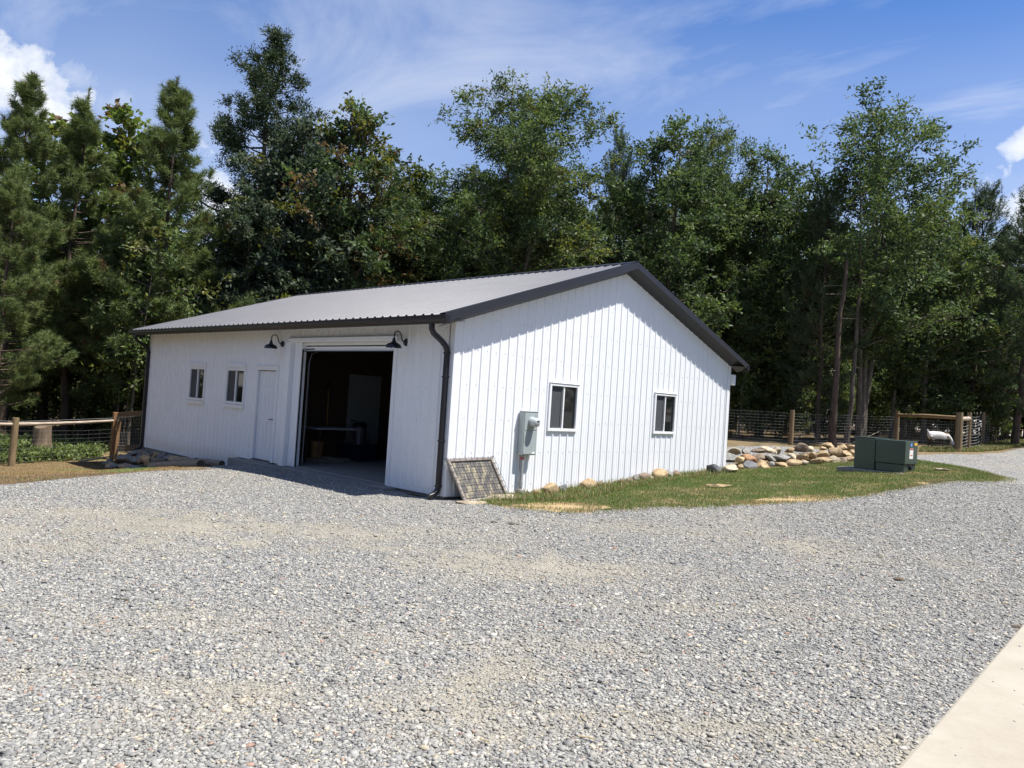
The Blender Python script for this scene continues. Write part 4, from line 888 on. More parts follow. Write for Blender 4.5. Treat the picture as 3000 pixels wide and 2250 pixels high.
# shaded pile under the left end of the front wall, three courses climbing to the siding
rq = random.Random(23); i = 0
for course, (yy, dz, n, x0, x1) in enumerate(((-.92,.06,7,-13.5,-10.75),(-.60,.26,7,-13.35,-10.5),(-.28,.42,7,-13.2,-9.9))):
    for k_ in range(n):
        x = x0+(x1-x0)*(k_+.5+rq.uniform(-.18,.18))/n; y = yy+rq.uniform(-.06,.06); zz = min(gz(x,-.7)+dz+rq.uniform(-.03,.03), -.42); c = rq.choice([GREY,BRN,GREY,TAN]); f_ = rq.uniform(.85,1.25)
        rock(x, y, zz, .25*rq.uniform(.85,1.3), .20, .125*rq.uniform(.8,1.2), 500+i, tuple(v*f_ for v in c), 'one of the shaded stones piled below the left end of the front wall', 'shaded stones under the front wall', rotz=rq.uniform(-.3,.3), tilt=.14); i += 1
# flat stone and clods on the gravel
p = hit(1388,1478); rock(p[0],p[1],gz(p[0],p[1])+.03,.30,.13,.045,601,(.33,.27,.19),'flat tan stone lying in front of the leaning wire crate',rotz=.9,tilt=.05)
p = hit(1475,1462); rock(p[0],p[1],gz(p[0],p[1])+.03,.36,.11,.05,602,(.34,.29,.21),'long pale stone edging the straw right of the wire crate',rotz=1.0,tilt=.05)
p = hit(2100,1428); rock(p[0],p[1],gz(p[0],p[1])+.03,.32,.12,.05,603,(.36,.27,.15),'flat tan slab lying in the lawn grass',rotz=.75,tilt=.05)
p = hit(2755,1378); rock(p[0],p[1],gz(p[0],p[1])+.02,.22,.1,.04,604,(.40,.33,.24),'pale flat stone in the grass right of the cabinet',rotz=.75,tilt=.05)
MT['clod'] = mat('dark_clod', (.075,.072,.055), .95, noise=(20,.5,6), bump=(25,.8,.02))
for i, (px, py, w, L_) in enumerate([(1502,1537,.11,'dark turf clod on gravel below the lawn corner'),(1450,1532,.06,'small dark clod left of the larger turf clod'),(365,1733,.045,'dark leaf shaped clod on the left gravel'),(452,1740,.05,'olive clod right of the dark leaf clod'),(358,1760,.055,'flat dark clod nearest on the left gravel'),(2632,1700,.085,'rust brown clump of pine needles on the right gravel'),(2990,1842,.07,'brown needle clump at the concrete edge')]):
    p = hit(px, py); o = rock(p[0],p[1],gz(p[0],p[1])+.008,w,w*.45,w*.22,700+i,(.07,.065,.05),L_,name='dirt_clod',rotz=.75,tilt=.1,cat='clod'); o.data.materials.clear(); o.data.materials.append(MT['clod'] if i < 5 else MT['endgrain'])

# ------------------------------------------------------------------ goat
def goat():
    f = gp(2722,1313,29.0); e = gp(2786,1316,29.0); u = e-f; u[2] = 0; u /= np.linalg.norm(u); v = np.array([-u[1],u[0],0]); z0 = f[2]; o = np.array([f[0],f[1],z0])
    t = thing('goat', 'white goat with brown legs grazing behind the rail fence', 'goat', tuple(o))
    J = {}; E_ = []; R_ = []; idx = {}
    def j(n, a, b, c, r, par=None):
        idx[n] = len(R_); R_.append((a, b, c, r)); 
        if par: E_.append((idx[par], idx[n]))
    S = 1.0
    j('pelvis',.06,0,.56,.135); j('belly',.30,0,.52,.175,'pelvis'); j('chest',.52,0,.53,.155,'belly'); j('shoulder',.62,0,.54,.12,'chest')
    j('neck1',.74,0,.47,.085,'shoulder'); j('neck2',.84,0,.33,.066,'neck1'); j('poll',.90,0,.225,.062,'neck2'); j('face',.94,0,.13,.048,'poll'); j('muzzle',.955,0,.055,.032,'face')
    j('tail0',-.055,0,.63,.035,'pelvis'); j('tail1',-.10,0,.70,.03,'tail0'); j('tail2',-.09,0,.755,.018,'tail1')
    for s, nm in ((.075,'l'),(-.075,'r')):
        dx = .07 if nm == 'r' else 0
        j('hip'+nm,.03,s,.48,.085,'pelvis'); j('stifle'+nm,.085+dx*.6,s,.36,.058,'hip'+nm); j('hock'+nm,-.015+dx,s,.21,.030,'stifle'+nm); j('hpast'+nm,.01+dx,s,.05,.022,'hock'+nm); j('hhoof'+nm,.03+dx,s,.012,.026,'hpast'+nm)
        j('sh'+nm,.56,s,.44,.065,'chest'); j('elb'+nm,.545-dx,s,.32,.045,'sh'+nm); j('knee'+nm,.565-dx,s,.18,.030,'elb'+nm); j('fpast'+nm,.555-dx,s,.045,.021,'knee'+nm); j('fhoof'+nm,.57-dx,s,.012,.025,'fpast'+nm)
        j('ear'+nm,.885,s*.8,.27,.022,'poll'); j('eart'+nm,.84,s*1.5,.215,.014,'ear'+nm)
    me = bpy.data.meshes.new('body'); me.from_pydata([tuple(u*a+v*b+np.array([0,0,c])) for a,b,c,r in R_], E_, [])
    ob = bpy.data.objects.new('body', me); COL.objects.link(ob); ob.parent = t
    sk = ob.modifiers.new('skin','SKIN'); sk.use_smooth_shade = True; me.skin_vertices.new() if not me.skin_vertices else None
    for k, (a,b,c,r) in enumerate(R_): me.skin_vertices[0].data[k].radius = (r, r)
    me.skin_vertices[0].data[0].use_root = True
    ob.modifiers.new('sub','SUBSURF').levels = 2; ob.modifiers['sub'].render_levels = 2
    def fur(nt, b, tc):
        L = nt.links.new; sp = nd(nt,'ShaderNodeSeparateXYZ'); L(tc.outputs['Object'], sp.inputs[0]); ux = nd(nt,'ShaderNodeVectorMath',operation='DOT_PRODUCT'); ux.inputs[1].default_value = tuple(u); L(tc.outputs['Object'], ux.inputs[0])
        n = nd(nt,'ShaderNodeTexNoise',i_Scale=5.0,i_Detail=4.0); L(tc.outputs['Object'], n.inputs['Vector'])
        # dark stockings, face patch and a withers patch
        lz = nd(nt,'ShaderNodeMath',operation='MULTIPLY_ADD',i_1=.25); L(n.outputs[0], lz.inputs[0]); L(sp.outputs[2], lz.inputs[2])
        r1 = ramp(nt,[(.44,1.0),(.52,0.0)]); L(lz.outputs[0], r1.inputs[0])
        def blob(a, c, rad, soft=.4):
            vd = nd(nt,'ShaderNodeVectorMath',operation='DISTANCE'); vd.inputs[1].default_value = tuple(u*a+np.array([0,0,c])); L(tc.outputs['Object'], vd.inputs[0])
            ad = nd(nt,'ShaderNodeMath',operation='MULTIPLY_ADD',i_1=.12); L(n.outputs[0], ad.inputs[0]); L(vd.outputs['Value'], ad.inputs[2])
            rr = ramp(nt,[(rad+.05,1.0),(rad+.08,0.0)]); L(ad.outputs[0], rr.inputs[0]); return rr
        prev = r1
        neg = nd(nt,'ShaderNodeMath',operation='LESS_THAN',i_1=.78); L(ux.outputs['Value'], neg.inputs[0]); m0 = nd(nt,'ShaderNodeMath',operation='MULTIPLY'); L(r1.outputs[0], m0.inputs[0]); L(neg.outputs[0], m0.inputs[1]); prev = m0
        for bb in (blob(.93,.14,.085), blob(.56,.68,.12)):
            mx = nd(nt,'ShaderNodeMath',operation='MAXIMUM'); L(prev.outputs[0], mx.inputs[0]); L(bb.outputs[0], mx.inputs[1]); prev = mx
        mm = nd(nt,'ShaderNodeMix',data_type='RGBA'); L(prev.outputs[0], mm.inputs[0]); mm.inputs[6].default_value = (.74,.71,.66,1); mm.inputs[7].default_value = (.085,.055,.038,1); L(mm.outputs[2], b.inputs['Base Color'])
    ob.data.materials.append(mat('goat_coat', rough=.9, spec=.15, extra=fur, bump=None))
    for s in (.03,-.03):
        mb = MB(); c = o+u*.885+v*s+np.array([0,0,.29]); mb.tube([c,c-u*.05+np.array([0,0,.05])+v*s*.4,c-u*.11+np.array([0,0,.06])+v*s*.8],[.014,.010,.004],6); mb.build('horn', MT['endgrain'], t, smooth=True)
        mb = MB(); mb.lathe(o+u*.945+v*(s*1.35)+np.array([0,0,.165]), u, [(.004,-.008),(.009,0),(.004,.008)],8); mb.build('eye', MT['black'], t, smooth=True)
goat()

# ------------------------------------------------------------------ grass, weeds, gravel stones
def blades(name, X, Y, ln, wd, cols, label, seed, lean=.5, flat=0.0):
    r = np.random.default_rng(seed); n = len(X); Z = hgt(X, Y)+.012*np.sin(X*1.7+np.sin(Y*1.1))*np.cos(Y*1.3)-.005
    a = r.uniform(0,2*PI,n); l = ln*r.uniform(.5,1.4,n); d = np.c_[np.cos(a),np.sin(a)]; k = lean*r.uniform(.3,1.5,n); sd = np.c_[-np.sin(a),np.cos(a)]*(wd*r.uniform(.6,1.3,n))[:,None]/2
    B = np.c_[X,Y,Z]; h1 = l*.6; h2 = l*np.clip(1-.35*k-flat,.1,1); S3 = np.c_[sd,np.zeros(n)]
    M1 = B+np.c_[d*(l*.25*k)[:,None], h1*(1-flat)]; T = B+np.c_[d*(l*.8*k)[:,None], h2]
    V = np.stack([B+S3,B-S3,M1-S3*.8,M1+S3*.8,T],1).reshape(-1,3); i = np.arange(n)[:,None]*5
    Fq = np.concatenate([i+np.array([[0,1,2,3]]), i+np.array([[3,2,4,4]])])
    Ft = np.concatenate([i+np.array([[0,1,2]]), i+np.array([[0,2,3]]), i+np.array([[3,2,4]])])
    o = npmesh(name, V, Ft, MT['grass'], np.repeat(cols,5,0)); return tag(o, label, None, None, 'stuff')
def scatter(poly, n, seed, excl=()):
    r = np.random.default_rng(seed); P = np.array(poly); lo, hi = P.min(0), P.max(0); m = int(n*3.5); X = r.uniform(lo[0],hi[0],m); Y = r.uniform(lo[1],hi[1],m); k = inpoly(X,Y,poly)
    for e in excl: k &= ~inpoly(X,Y,e)
    return X[k][:n], Y[k][:n]
rr_ = np.random.default_rng(31)
X, Y = scatter(LAWN, 90000, 41, (STRAW,STRAW2,STRAW3)); q = patchy(X,Y,.8)*.6+rr_.random(len(X))*.4
keep = rr_.random(len(X)) < np.clip(.45+q*.9,0,1); X, Y, q = X[keep], Y[keep], q[keep]
G = np.array([.085,.135,.030]); GL = np.array([.145,.190,.048]); DRY = np.array([.22,.165,.085])
w = rr_.random(len(X))[:,None]; C_ = (G*(1-w)+GL*w); dr = (rr_.random(len(X)) < np.clip(.80-q*1.30,.08,.85)); C_[dr] = DRY*rr_.uniform(.6,1.2,(dr.sum(),1))
blades('lawn_grass', X, Y, .052, .0065, C_*rr_.uniform(.75,1.2,(len(X),1)), 'short patchy green grass of the lawn beside the barn', 42)
# dry fringe where the lawn and straw meet the gravel
EDGE = W2([(1395,1474),(1480,1486),(1560,1495),(1641,1503),(1750,1500),(1831,1495),(1913,1488),(2075,1488),(2157,1482),(2415,1467),(2480,1458),(2544,1450),(2651,1433),(2780,1413),(2930,1411),(2948,1403),(2866,1379),(2759,1360)])
ex, ey, ec = [], [], []
for (xa,ya),(xb,yb) in zip(EDGE[:-1],EDGE[1:]):
    n = int(230*math.hypot(xb-xa,yb-ya)); s = rr_.random(n); ex.append(xa+(xb-xa)*s+rr_.normal(0,.13,n)); ey.append(ya+(yb-ya)*s+rr_.normal(0,.13,n))
ex, ey = np.concatenate(ex), np.concatenate(ey); w = rr_.random((len(ex),1)); ec = np.where(rr_.random((len(ex),1)) < .55, DRY*(.6+w), G*(.7+w*.8))
blades('edge_grass', ex, ey, .075, .006, ec, 'dry tufts fringing the lawn along the gravel', 43, .9)
for i_, P_ in enumerate((STRAW,STRAW2,STRAW3)):
    X, Y = scatter(P_, 2600, 60+i_); kk = patchy(X,Y,2.2,1.5)+.3*rr_.random(len(X)) > .55; X, Y = X[kk], Y[kk]; w = rr_.random((len(X),1)); blades('dry_grass', X, Y, .06, .006, np.where(rr_.random((len(X),1)) < .7, DRY*(.6+w*.8), G*(.6+w*.7)), 'thin dry grass growing through the bare straw soil', 70+i_, 1.0)
X, Y = scatter([(.05,.7),(1.1,1.0),(1.4,2.2),(.9,4),(.6,9.6),(.05,9.6)], 5200, 44); w = rr_.random((len(X),1)); blades('wall_grass', X, Y, .13, .008, np.where(rr_.random((len(X),1)) < .5, DRY*(.6+w*.7), G*(.8+w*.7)), 'longer grass and dead stalks along the gable wall foot', 45, .8)
# left strip: dry grass and weeds
DL = W2([(0,1420),(163,1404),(339,1388),(488,1376),(560,1374)])+[(-10.3,-.8),(-13.2,-.9),(-15.4,-.3),(-15.9,.4),(-15.3,-3.3),(-13.2,-5.5)]
X, Y = scatter(DL, 26000, 46); w = rr_.random((len(X),1)); gq = (patchy(X,Y,.7,2)+rr_.random(len(X))*.3 > .95)[:,None]; blades('dry_grass', X, Y, .055, .006, np.where(gq, G*(.8+w), np.array([.23,.155,.07])*(.55+w*.8)), 'short dry grass on the dirt strip left of the barn', 47, 1.2, .2)
def weeds(name, X, Y, h, leaf, cols, label, seed):
    r = np.random.default_rng(seed); n = len(X); k = 16; Z = hgt(X,Y); hh = h*r.uniform(.4,1.3,n)
    C = np.c_[X,Y,Z][:,None,:]+np.stack([r.normal(0,.10,(n,k)),r.normal(0,.10,(n,k)),hh[:,None]*r.uniform(.15,1,(n,k))],-1); A = unit(r.normal(size=(n,k,3))+np.array([0,0,.3]))
    V = leaf_quads(C.reshape(-1,3),A.reshape(-1,3),r,leaf[0],leaf[1]); cc = np.repeat(cols,k,0)*r.uniform(.7,1.3,(n*k,1))
    o = npmesh(name,V,np.arange(len(V)).reshape(-1,4),MT['leaf'],np.repeat(cc,4,0)); return tag(o,label,None,None,'stuff')
WZ = [(-14.6,-3.0),(-15.7,-.4),(-18,.6),(-21.5,-.3),(-20,-4),(-17,-5.5),(-14.9,-5)]
X, Y = scatter(WZ, 1500, 48); w = rr_.random((len(X),1)); weeds('weeds', X, Y, .26, (.11,.06), np.array([.115,.150,.045])*(.7+w*.7), 'leafy green weeds behind the pole fence', 49)
FZ = [tuple(gp(*q)[:2]) for q in ((2690,1330,26.5),(2800,1330,26.8),(2860,1330,27),(2935,1322,29),(3010,1308,33),(3050,1300,40),(2985,1283,40),(2900,1300,33),(2840,1312,29.5),(2700,1312,29))]
X, Y = scatter(FZ, 16000, 50); w = rr_.random((len(X),1)); blades('fence_grass', X, Y, .14, .012, np.where(rr_.random((len(X),1)) < .6, np.array([.095,.135,.032])*(.7+w*.6), DRY*(.5+w*.8)), 'rough grass along the rear fence by the goat', 51, .8)
# loose crushed stones over the near gravel
def stones():
    r = np.random.default_rng(61); n = 500000
    # positions spread over the view's near ground, denser close by
    D = 2.4+14.5*r.random(n)**1.35; s = r.uniform(-.76,.76,n); P = CAM[:2]+FWD[:2]/np.linalg.norm(FWD[:2])*D[:,None]+_r[:2]*(s*D)[:,None]
    x, y = P[:,0], P[:,1]; k = inpoly(x,y,GRAVEL)&~inpoly(x,y,LAWN)&~inpoly(x,y,STRAW)&~inpoly(x,y,STRAW2)&((x < 8.60-(y+4.6)*.04)|((r.random(n) < .002)&(x < 8.95-(y+4.6)*.04)))&~((x < .1)&(y > -.31)); 
    fines = fines_at(x,y); k &= r.random(n) > np.clip((fines-.40)*1.8,0,.88)
    x, y, D = x[k], y[k], D[k]; n = len(x); z = hgt(x,y)+.012*np.sin(x*1.7+np.sin(y*1.1))*np.cos(y*1.3); z = np.where((x > 8.62-(y+4.6)*.04)&(y < 1.4), .086, z)
    sz = .0075*np.exp(r.normal(0,.42,n)); sz = np.minimum(sz,.024)*(1.02+.014*D)
    base = np.array([(i,j,k_) for k_ in (-1,1) for j in (-1,1) for i in (-1,1)],float)*.62
    cap = np.array([[0,0,1.0],[0,0,-1.0],[1,0,0],[-1,0,0],[0,1,0],[0,-1,0]])
    T = np.r_[base[:8], cap[:1]]                                 # chipped box with a ridge point
    V = T[None]+r.normal(0,.20,(n,9,3)); V *= np.stack([r.uniform(.85,1.45,n),r.uniform(.7,1.15,n),r.uniform(.28,.58,n)],-1)[:,None,:]*sz[:,None,None]
    a = r.uniform(0,2*PI,n); b = r.normal(0,.26,n); ca, sa, cb, sb = np.cos(a),np.sin(a),np.cos(b),np.sin(b)
    x1 = V[...,0]*cb[:,None]+V[...,2]*sb[:,None]; z1 = -V[...,0]*sb[:,None]+V[...,2]*cb[:,None]; V = np.stack([x1*ca[:,None]-V[...,1]*sa[:,None], x1*sa[:,None]+V[...,1]*ca[:,None], z1],-1)
    V += np.stack([x,y,z+sz*r.uniform(-.22,.26,n)],-1)[:,None,:]
    tri = np.array([(0,2,1),(1,2,3),(0,1,5),(0,5,4),(2,6,3),(3,6,7),(0,4,2),(2,4,6),(1,3,7),(1,7,5),(4,5,8),(5,7,8),(7,6,8),(6,4,8)])
    F_ = (np.arange(n)[:,None,None]*9+tri[None]).reshape(-1,3)
    pal = np.array([(.215,.214,.205),(.250,.247,.233),(.290,.283,.262),(.158,.158,.155),(.330,.318,.285),(.44,.415,.355),(.43,.375,.28),(.30,.19,.145)]); pw = np.array([.25,.24,.17,.11,.11,.06,.05,.01])
    c = pal[r.choice(len(pal),n,p=pw/pw.sum())]*r.uniform(.78,1.25,(n,1))
    fk = np.clip(fines[k]*1.1-.18,0,.6)[:,None]*r.uniform(.4,1.2,(n,1)); c = c*(1-fk)+np.array([.335,.30,.24])*fk
    o = npmesh('gravel_stones', V.reshape(-1,3), F_, MT['stone'], np.repeat(c,9,0)); tag(o, 'loose crushed grey stones of the driveway', None, None, 'stuff')
stones()
def litter():
    r = np.random.default_rng(66); n = 260; D = 2.8+9*r.random(n); q = r.uniform(-.72,.72,n); P = CAM[:2]+FWD[:2]/np.linalg.norm(FWD[:2])*D[:,None]+_r[:2]*(q*D)[:,None]; mb = MB()
    x, y = P[:,0], P[:,1]; k = inpoly(x,y,GRAVEL)&~inpoly(x,y,LAWN)&(x < 8.4)
    for (a, b), g in zip(P[k], hgt(x[k],y[k])):
        an = r.uniform(0,6.28); l = r.uniform(.02,.09); c = np.array([a,b,g+.018]); d = np.array([math.cos(an),math.sin(an),.05])*l; m = c+d*.5+np.array([-d[1],d[0],0])*.15
        mb.tube([c, m, c+d], .0016 if r.random() < .8 else .004, 4, m=int(r.random() < .3))
    tag(mb.build('straw_litter', [MT['strawbit'], MT['dead']]), 'bits of straw and twig scattered on the gravel', None, None, 'stuff')
MT['strawbit'] = mat('straw_stalk', (.45,.36,.20), .8)
litter()

# ------------------------------------------------------------------ trees
def bezier(p0, p1, p2, t): t = np.asarray(t)[:,None]; return (1-t)**2*p0+2*t*(1-t)*p1+t*t*p2
def broadleaf(seed, H, stems, base, prof, nlimb, ncl, spr, lps, leaf, cols, bark, trunk_r, rise=.55, droop=0., clr=.55, spread=1.0, gaps=0.0):
    """stems: [(dx,dy,leanx,leany,height fraction)], prof(t) -> crown radius at relative height t, cols: list of (rgb, weight)"""
    r = np.random.default_rng(seed); tk = MB(); cl = []; ax = []
    for (dx, dy, lx, ly, hf) in stems:
        h = H*hf; n = 9; t = np.linspace(0, 1, n)
        P = np.c_[dx+lx*t**1.3+np.cumsum(r.normal(0,.05,n))*.6, dy+ly*t**1.3+np.cumsum(r.normal(0,.05,n))*.6, t*h*.95-.25*(t == 0)]
        R = trunk_r*(1-.86*t)*(1+.25*np.exp(-t*22)); tk.tube(P, R, 8, cap=False)
        nl = int(nlimb*hf)
        for i in range(nl):
            tt = base+(1-base)*(i+r.random())/nl; tt = min(tt, .985); p = np.array([np.interp(tt,t,P[:,k]) for k in range(3)])
            az = i*2.39996+r.normal(0,.45); rad = prof(tt)*r.uniform(.6,1.18)*spread
            if r.random() < .12: rad *= 1.25
            o = np.array([math.cos(az), math.sin(az), 0]); up = rad*rise*(.45+.9*tt)*r.uniform(.6,1.3)
            e = p+o*rad+np.array([0,0,up]); m = p+o*rad*.55+np.array([0,0,up*(.75 if droop < .3 else .9)])
            s = np.linspace(0,1,6); B = bezier(p,m,e,s); r0 = max(.012,trunk_r*.34*(1-tt)*(rad/2.2)**.5+.012); tk.tube(B, r0*(1-.8*s), 5, cap=False)
            k = max(3, int(ncl*(.5+rad/2.4)))
            for q in np.sqrt(r.uniform(.10,1.05,k)):
                c = bezier(p,m,e,[min(q,1)])[0]+r.normal(0,1,3)*np.array([.30,.30,.22])*(.35+rad*.35*q)
                cl.append(c); ax.append(unit(o*.7+np.array([0,0,.45])+r.normal(0,.3,3)))
        for q in r.uniform(base,1.0,int(nl*.8)):
            cl.append(np.array([np.interp(q,t,P[:,k]) for k in range(3)])+r.normal(0,.35,3)); ax.append(unit(np.array([0,0,1.])+r.normal(0,.4,3)))
        cl.append(P[-1]+np.array([0,0,H*hf*.035])); ax.append(np.array([0,0,1.]))
    cl = np.array(cl); ax = np.array(ax)
    if gaps: keep = r.random(len(cl)) > gaps; cl, ax = cl[keep], ax[keep]
    ncl_ = len(cl)
    D = unit(ax[:,None,:]*.85+r.normal(0,.75,(ncl_,spr,3))); L = clr*r.uniform(.45,1.25,(ncl_,spr,1))
    s = np.linspace(.25,1,lps)[None,None,:,None]+r.uniform(-.06,.06,(ncl_,spr,lps,1))
    C = cl[:,None,None,:]+D[:,:,None,:]*L[:,:,None,:]*s+r.normal(0,.035,(ncl_,spr,lps,3))-np.array([0,0,1.])*(droop*L[:,:,None,:]*s*s)
    A = unit(D[:,:,None,:]*.6+r.normal(0,.75,(ncl_,spr,lps,3)))
    V = leaf_quads(C.reshape(-1,3), A.reshape(-1,3), r, leaf[0], leaf[1], droop)
    w = np.array([c[1] for c in cols], float); w /= w.sum(); base_c = np.array([c[0] for c in cols])
    ci = r.choice(len(cols), ncl_, p=w); cc = base_c[ci]*r.uniform(.7,1.3,(ncl_,1))
    lc = np.repeat(cc, spr*lps, 0)*r.uniform(.7,1.32,(ncl_*spr*lps,1)); sw = r.random(len(lc)) < .14; lc[sw] = base_c[r.choice(len(cols), sw.sum(), p=w)]
    F_ = np.arange(len(V)).reshape(-1,4)
    # fine twigs
    for i in range(0, ncl_, 2):
        for j in range(2): tk.tube([cl[i]-ax[i]*.2, cl[i]+D[i,j]*L[i,j]*.8], [.008,.003], 3, cap=False)
    return proto('broad', V, F_, MT['leaf'], np.repeat(lc,4,0), tk, bark)
def proto(name, V, F_, m, col, tk, bark):
    c = npmesh('crown', V, F_, m, col=col, smooth=False); t = tk.build('trunk', bark, None, smooth=True)
    me = (c.data, t.data); 
    for o in (c, t): bpy.data.objects.remove(o)
    return me
def pine(seed, H, base, maxr, trunk_r, whorl=.55, tuft=55, nl=.20, nw=.011, cols=((.045,.082,.032),(.068,.108,.036)), dens=1.0, conic=.85, crook=.05, upsw=.55, tufts_per=1.0):
    r = np.random.default_rng(seed); tk = MB(); n = 10; t = np.linspace(0,1,n)
    P = np.c_[np.cumsum(r.normal(0,crook,n)), np.cumsum(r.normal(0,crook,n)), t*H-.25*(t == 0)]; tk.tube(P, trunk_r*(1-.93*t)*(1+.3*np.exp(-t*16)), 8, cap=False)
    tc, ta, ts = [], [], []
    z = base*H
    while z < H*.985:
        tt = z/H; k = r.integers(3,6)
        for j in range(k):
            az = r.uniform(0,2*PI); rad = maxr*min(1,((1-tt)/(1-base))**conic+.055)*r.uniform(.6,1.12)
            if tt < base+.10: rad *= .7
            o = np.array([math.cos(az),math.sin(az),0]); p = np.array([np.interp(tt,t,P[:,q]) for q in range(3)])+np.array([0,0,r.uniform(-.15,.15)])
            up = rad*upsw*r.uniform(.3,1.2)*(.35+tt+2.2*max(0,tt-.7)); e = p+o*rad+np.array([0,0,up]); m = p+o*rad*.6+np.array([0,0,up*.15]); s = np.linspace(0,1,6)
            B = bezier(p,m,e,s); tk.tube(B, (.008+.018*rad/2)*(1-.75*s), 4, cap=False)
            nt_ = max(2, int((3+rad*5.2)*tufts_per*dens))
            for q in r.uniform(.30,1.0,nt_):
                c = bezier(p,m,e,[q])[0]; sd = np.cross(o,[0,0,1.])*r.choice([-1,1]); ln = rad*.42*(1.05-q)*r.random()+.08
                d = unit(o*.8+sd*.7+np.array([0,0,.35]))
                c2 = c+d*ln+r.normal(0,.07,3); tc.append(c2); ta.append(unit(d*.5+np.array([0,0,.75])+r.normal(0,.25,3))); ts.append(r.uniform(.75,1.2))
                if ln > .3: tk.tube([c,c2],[.008,.004],3,cap=False)
            tc.append(e); ta.append(unit(o*.5+np.array([0,0,.9]))); ts.append(1.15)
        z += whorl*r.uniform(.7,1.25)*(1 if tt < .75 else .55)
    # leader candles
    for q in np.linspace(.93,1.03,7): tc.append(np.array([P[-1,0],P[-1,1],H*q])+r.normal(0,.02,3)); ta.append(np.array([0,0,1.])); ts.append(.8)
    tk.tube([P[-1],P[-1]+np.array([0,0,H*.03])],[.02,.008],4)
    tc, ta, ts = np.array(tc), np.array(ta), np.array(ts); N = len(tc)
    e1 = unit(np.cross(ta, r.normal(size=(N,3)))); e2 = np.cross(ta, e1)
    ph = r.uniform(0,2*PI,(N,tuft)); el = r.uniform(.25,1.35,(N,tuft)); sh = r.uniform(-.22,.05,(N,tuft,1))*ts[:,None,None]
    D = (np.cos(el)[...,None]*ta[:,None,:]+np.sin(el)[...,None]*(np.cos(ph)[...,None]*e1[:,None,:]+np.sin(ph)[...,None]*e2[:,None,:]))
    b = tc[:,None,:]+ta[:,None,:]*sh; l = nl*ts[:,None,None]*r.uniform(.7,1.15,(N,tuft,1)); S = unit(np.cross(D, r.normal(size=D.shape)))*nw/2
    tip = b+D*l-np.array([0,0,1.])*l*.12
    V = np.stack([b+S, b-S, tip],2).reshape(-1,3); F_ = np.arange(len(V)).reshape(-1,3)
    c0, c1 = np.array(cols[0]), np.array(cols[1]); m = r.random((N,1)); cc = (c0*(1-m)+c1*m)*r.uniform(.75,1.25,(N,1))
    br = r.random(N) < .02; cc[br] = (.12,.075,.03)
    return proto('pine', V, F_, MT['needle'], np.repeat(cc,tuft*3,0)*np.repeat(r.uniform(.75,1.3,(N*tuft,1)),3,0), tk, MT['barkpine'])
def cedar(seed, H, maxr):
    r = np.random.default_rng(seed); tk = MB(); n = 10; t = np.linspace(0,1,n)
    P = np.c_[np.cumsum(r.normal(0,.05,n)), np.cumsum(r.normal(0,.05,n)), t*H-.25*(t == 0)]; tk.tube(P, .20*(1-.9*t), 8, cap=False); C, A = [], []; cid = []
    nb = 125; k = 0
    for i in range(nb):
        tt = .10+.9*((i+r.random())/nb)**.92; az = i*2.39996+r.normal(0,.5)
        rad = maxr*min((1-tt),.62)**.86*r.choice([.35,.65,.95,1.2,1.45],p=[.25,.2,.25,.2,.1])+.09
        o = np.array([math.cos(az),math.sin(az),0]); p = np.array([np.interp(min(tt,1),t,P[:,q]) for q in range(3)]); e = p+o*rad+np.array([0,0,rad*.30+.1]); m = p+o*rad*.6-np.array([0,0,rad*.02])
        s = np.linspace(0,1,5); tk.tube(bezier(p,m,e,s), .03*(1-.75*s)*(.4+rad/2.), 4, cap=False)
        for q in r.uniform(.42 if rad > .6 else .0,1.05,max(3,int(3+rad*4.6))):
            c = bezier(p,m,e,[min(q,1.)])[0]+r.normal(0,.13,3)*np.array([1,1,.7]); ns = 16
            d = unit(o*.5+np.array([0,0,.5])+r.normal(0,.7,(ns,3))); L = r.uniform(.12,.42,(ns,1)); s4 = np.linspace(.2,1,7)
            pts = c+d[:,None,:]*L[:,None,:]*s4[None,:,None]+r.normal(0,.03,(ns,7,3)); C.append(pts.reshape(-1,3)); A.append(np.repeat(d,7,0)); cid.append(np.full(ns*7,k)); k += 1
    C = np.concatenate(C); A = unit(np.concatenate(A)+r.normal(0,.45,(len(C),3))); cid = np.concatenate(cid)
    V = leaf_quads(C, A, r, .105, .038); cc = (np.array([(.034,.058,.026)])*(1-(m_ := r.random((k,1))))+np.array([(.060,.082,.030)])*m_)[cid]*r.uniform(.7,1.3,(len(C),1))
    return proto('cedar', V, np.arange(len(V)).reshape(-1,4), MT['scale'], np.repeat(cc,4,0), tk, MT['barkgrey'])
def lump(*pts): x = [p[0] for p in pts]; y = [p[1] for p in pts]; return lambda t: float(np.interp(t, x, y))
G1, G2, G3, YG, BR_, DK = (.074,.108,.036), (.100,.134,.042), (.054,.082,.034), (.132,.140,.034), (.130,.090,.040), (.034,.050,.024)
PR = {}
PR['willow'] = broadleaf(11, 15.5, [(0,0,-.5,.2,1.0),(.35,.2,1.5,-.2,.92),(-.3,.15,-1.8,.3,.74),(.15,-.3,2.6,-.7,.66)], .22, lump((.2,2.2),(.42,3.6),(.6,3.3),(.8,2.1),(1,.7)), 42, 6.6, 10, 8, (.16,.062), [(G1,4),(G2,4),(YG,1.1),(G3,2)], MT['barkgrey'], .17, rise=.5, droop=.25, clr=.62)
PR['tall'] = broadleaf(12, 15.5, [(0,0,.3,0,1.0),(.2,.1,1.6,.4,.88),(-.2,0,-1.3,-.3,.82)], .26, lump((.25,1.9),(.5,3.2),(.7,3.0),(.86,2.1),(1,.7)), 32, 4.8, 9, 8, (.17,.075), [(G1,4),(G3,3),(G2,2)], MT['barkgrey'], .125, rise=.62, droop=.1, clr=.72, gaps=.06)
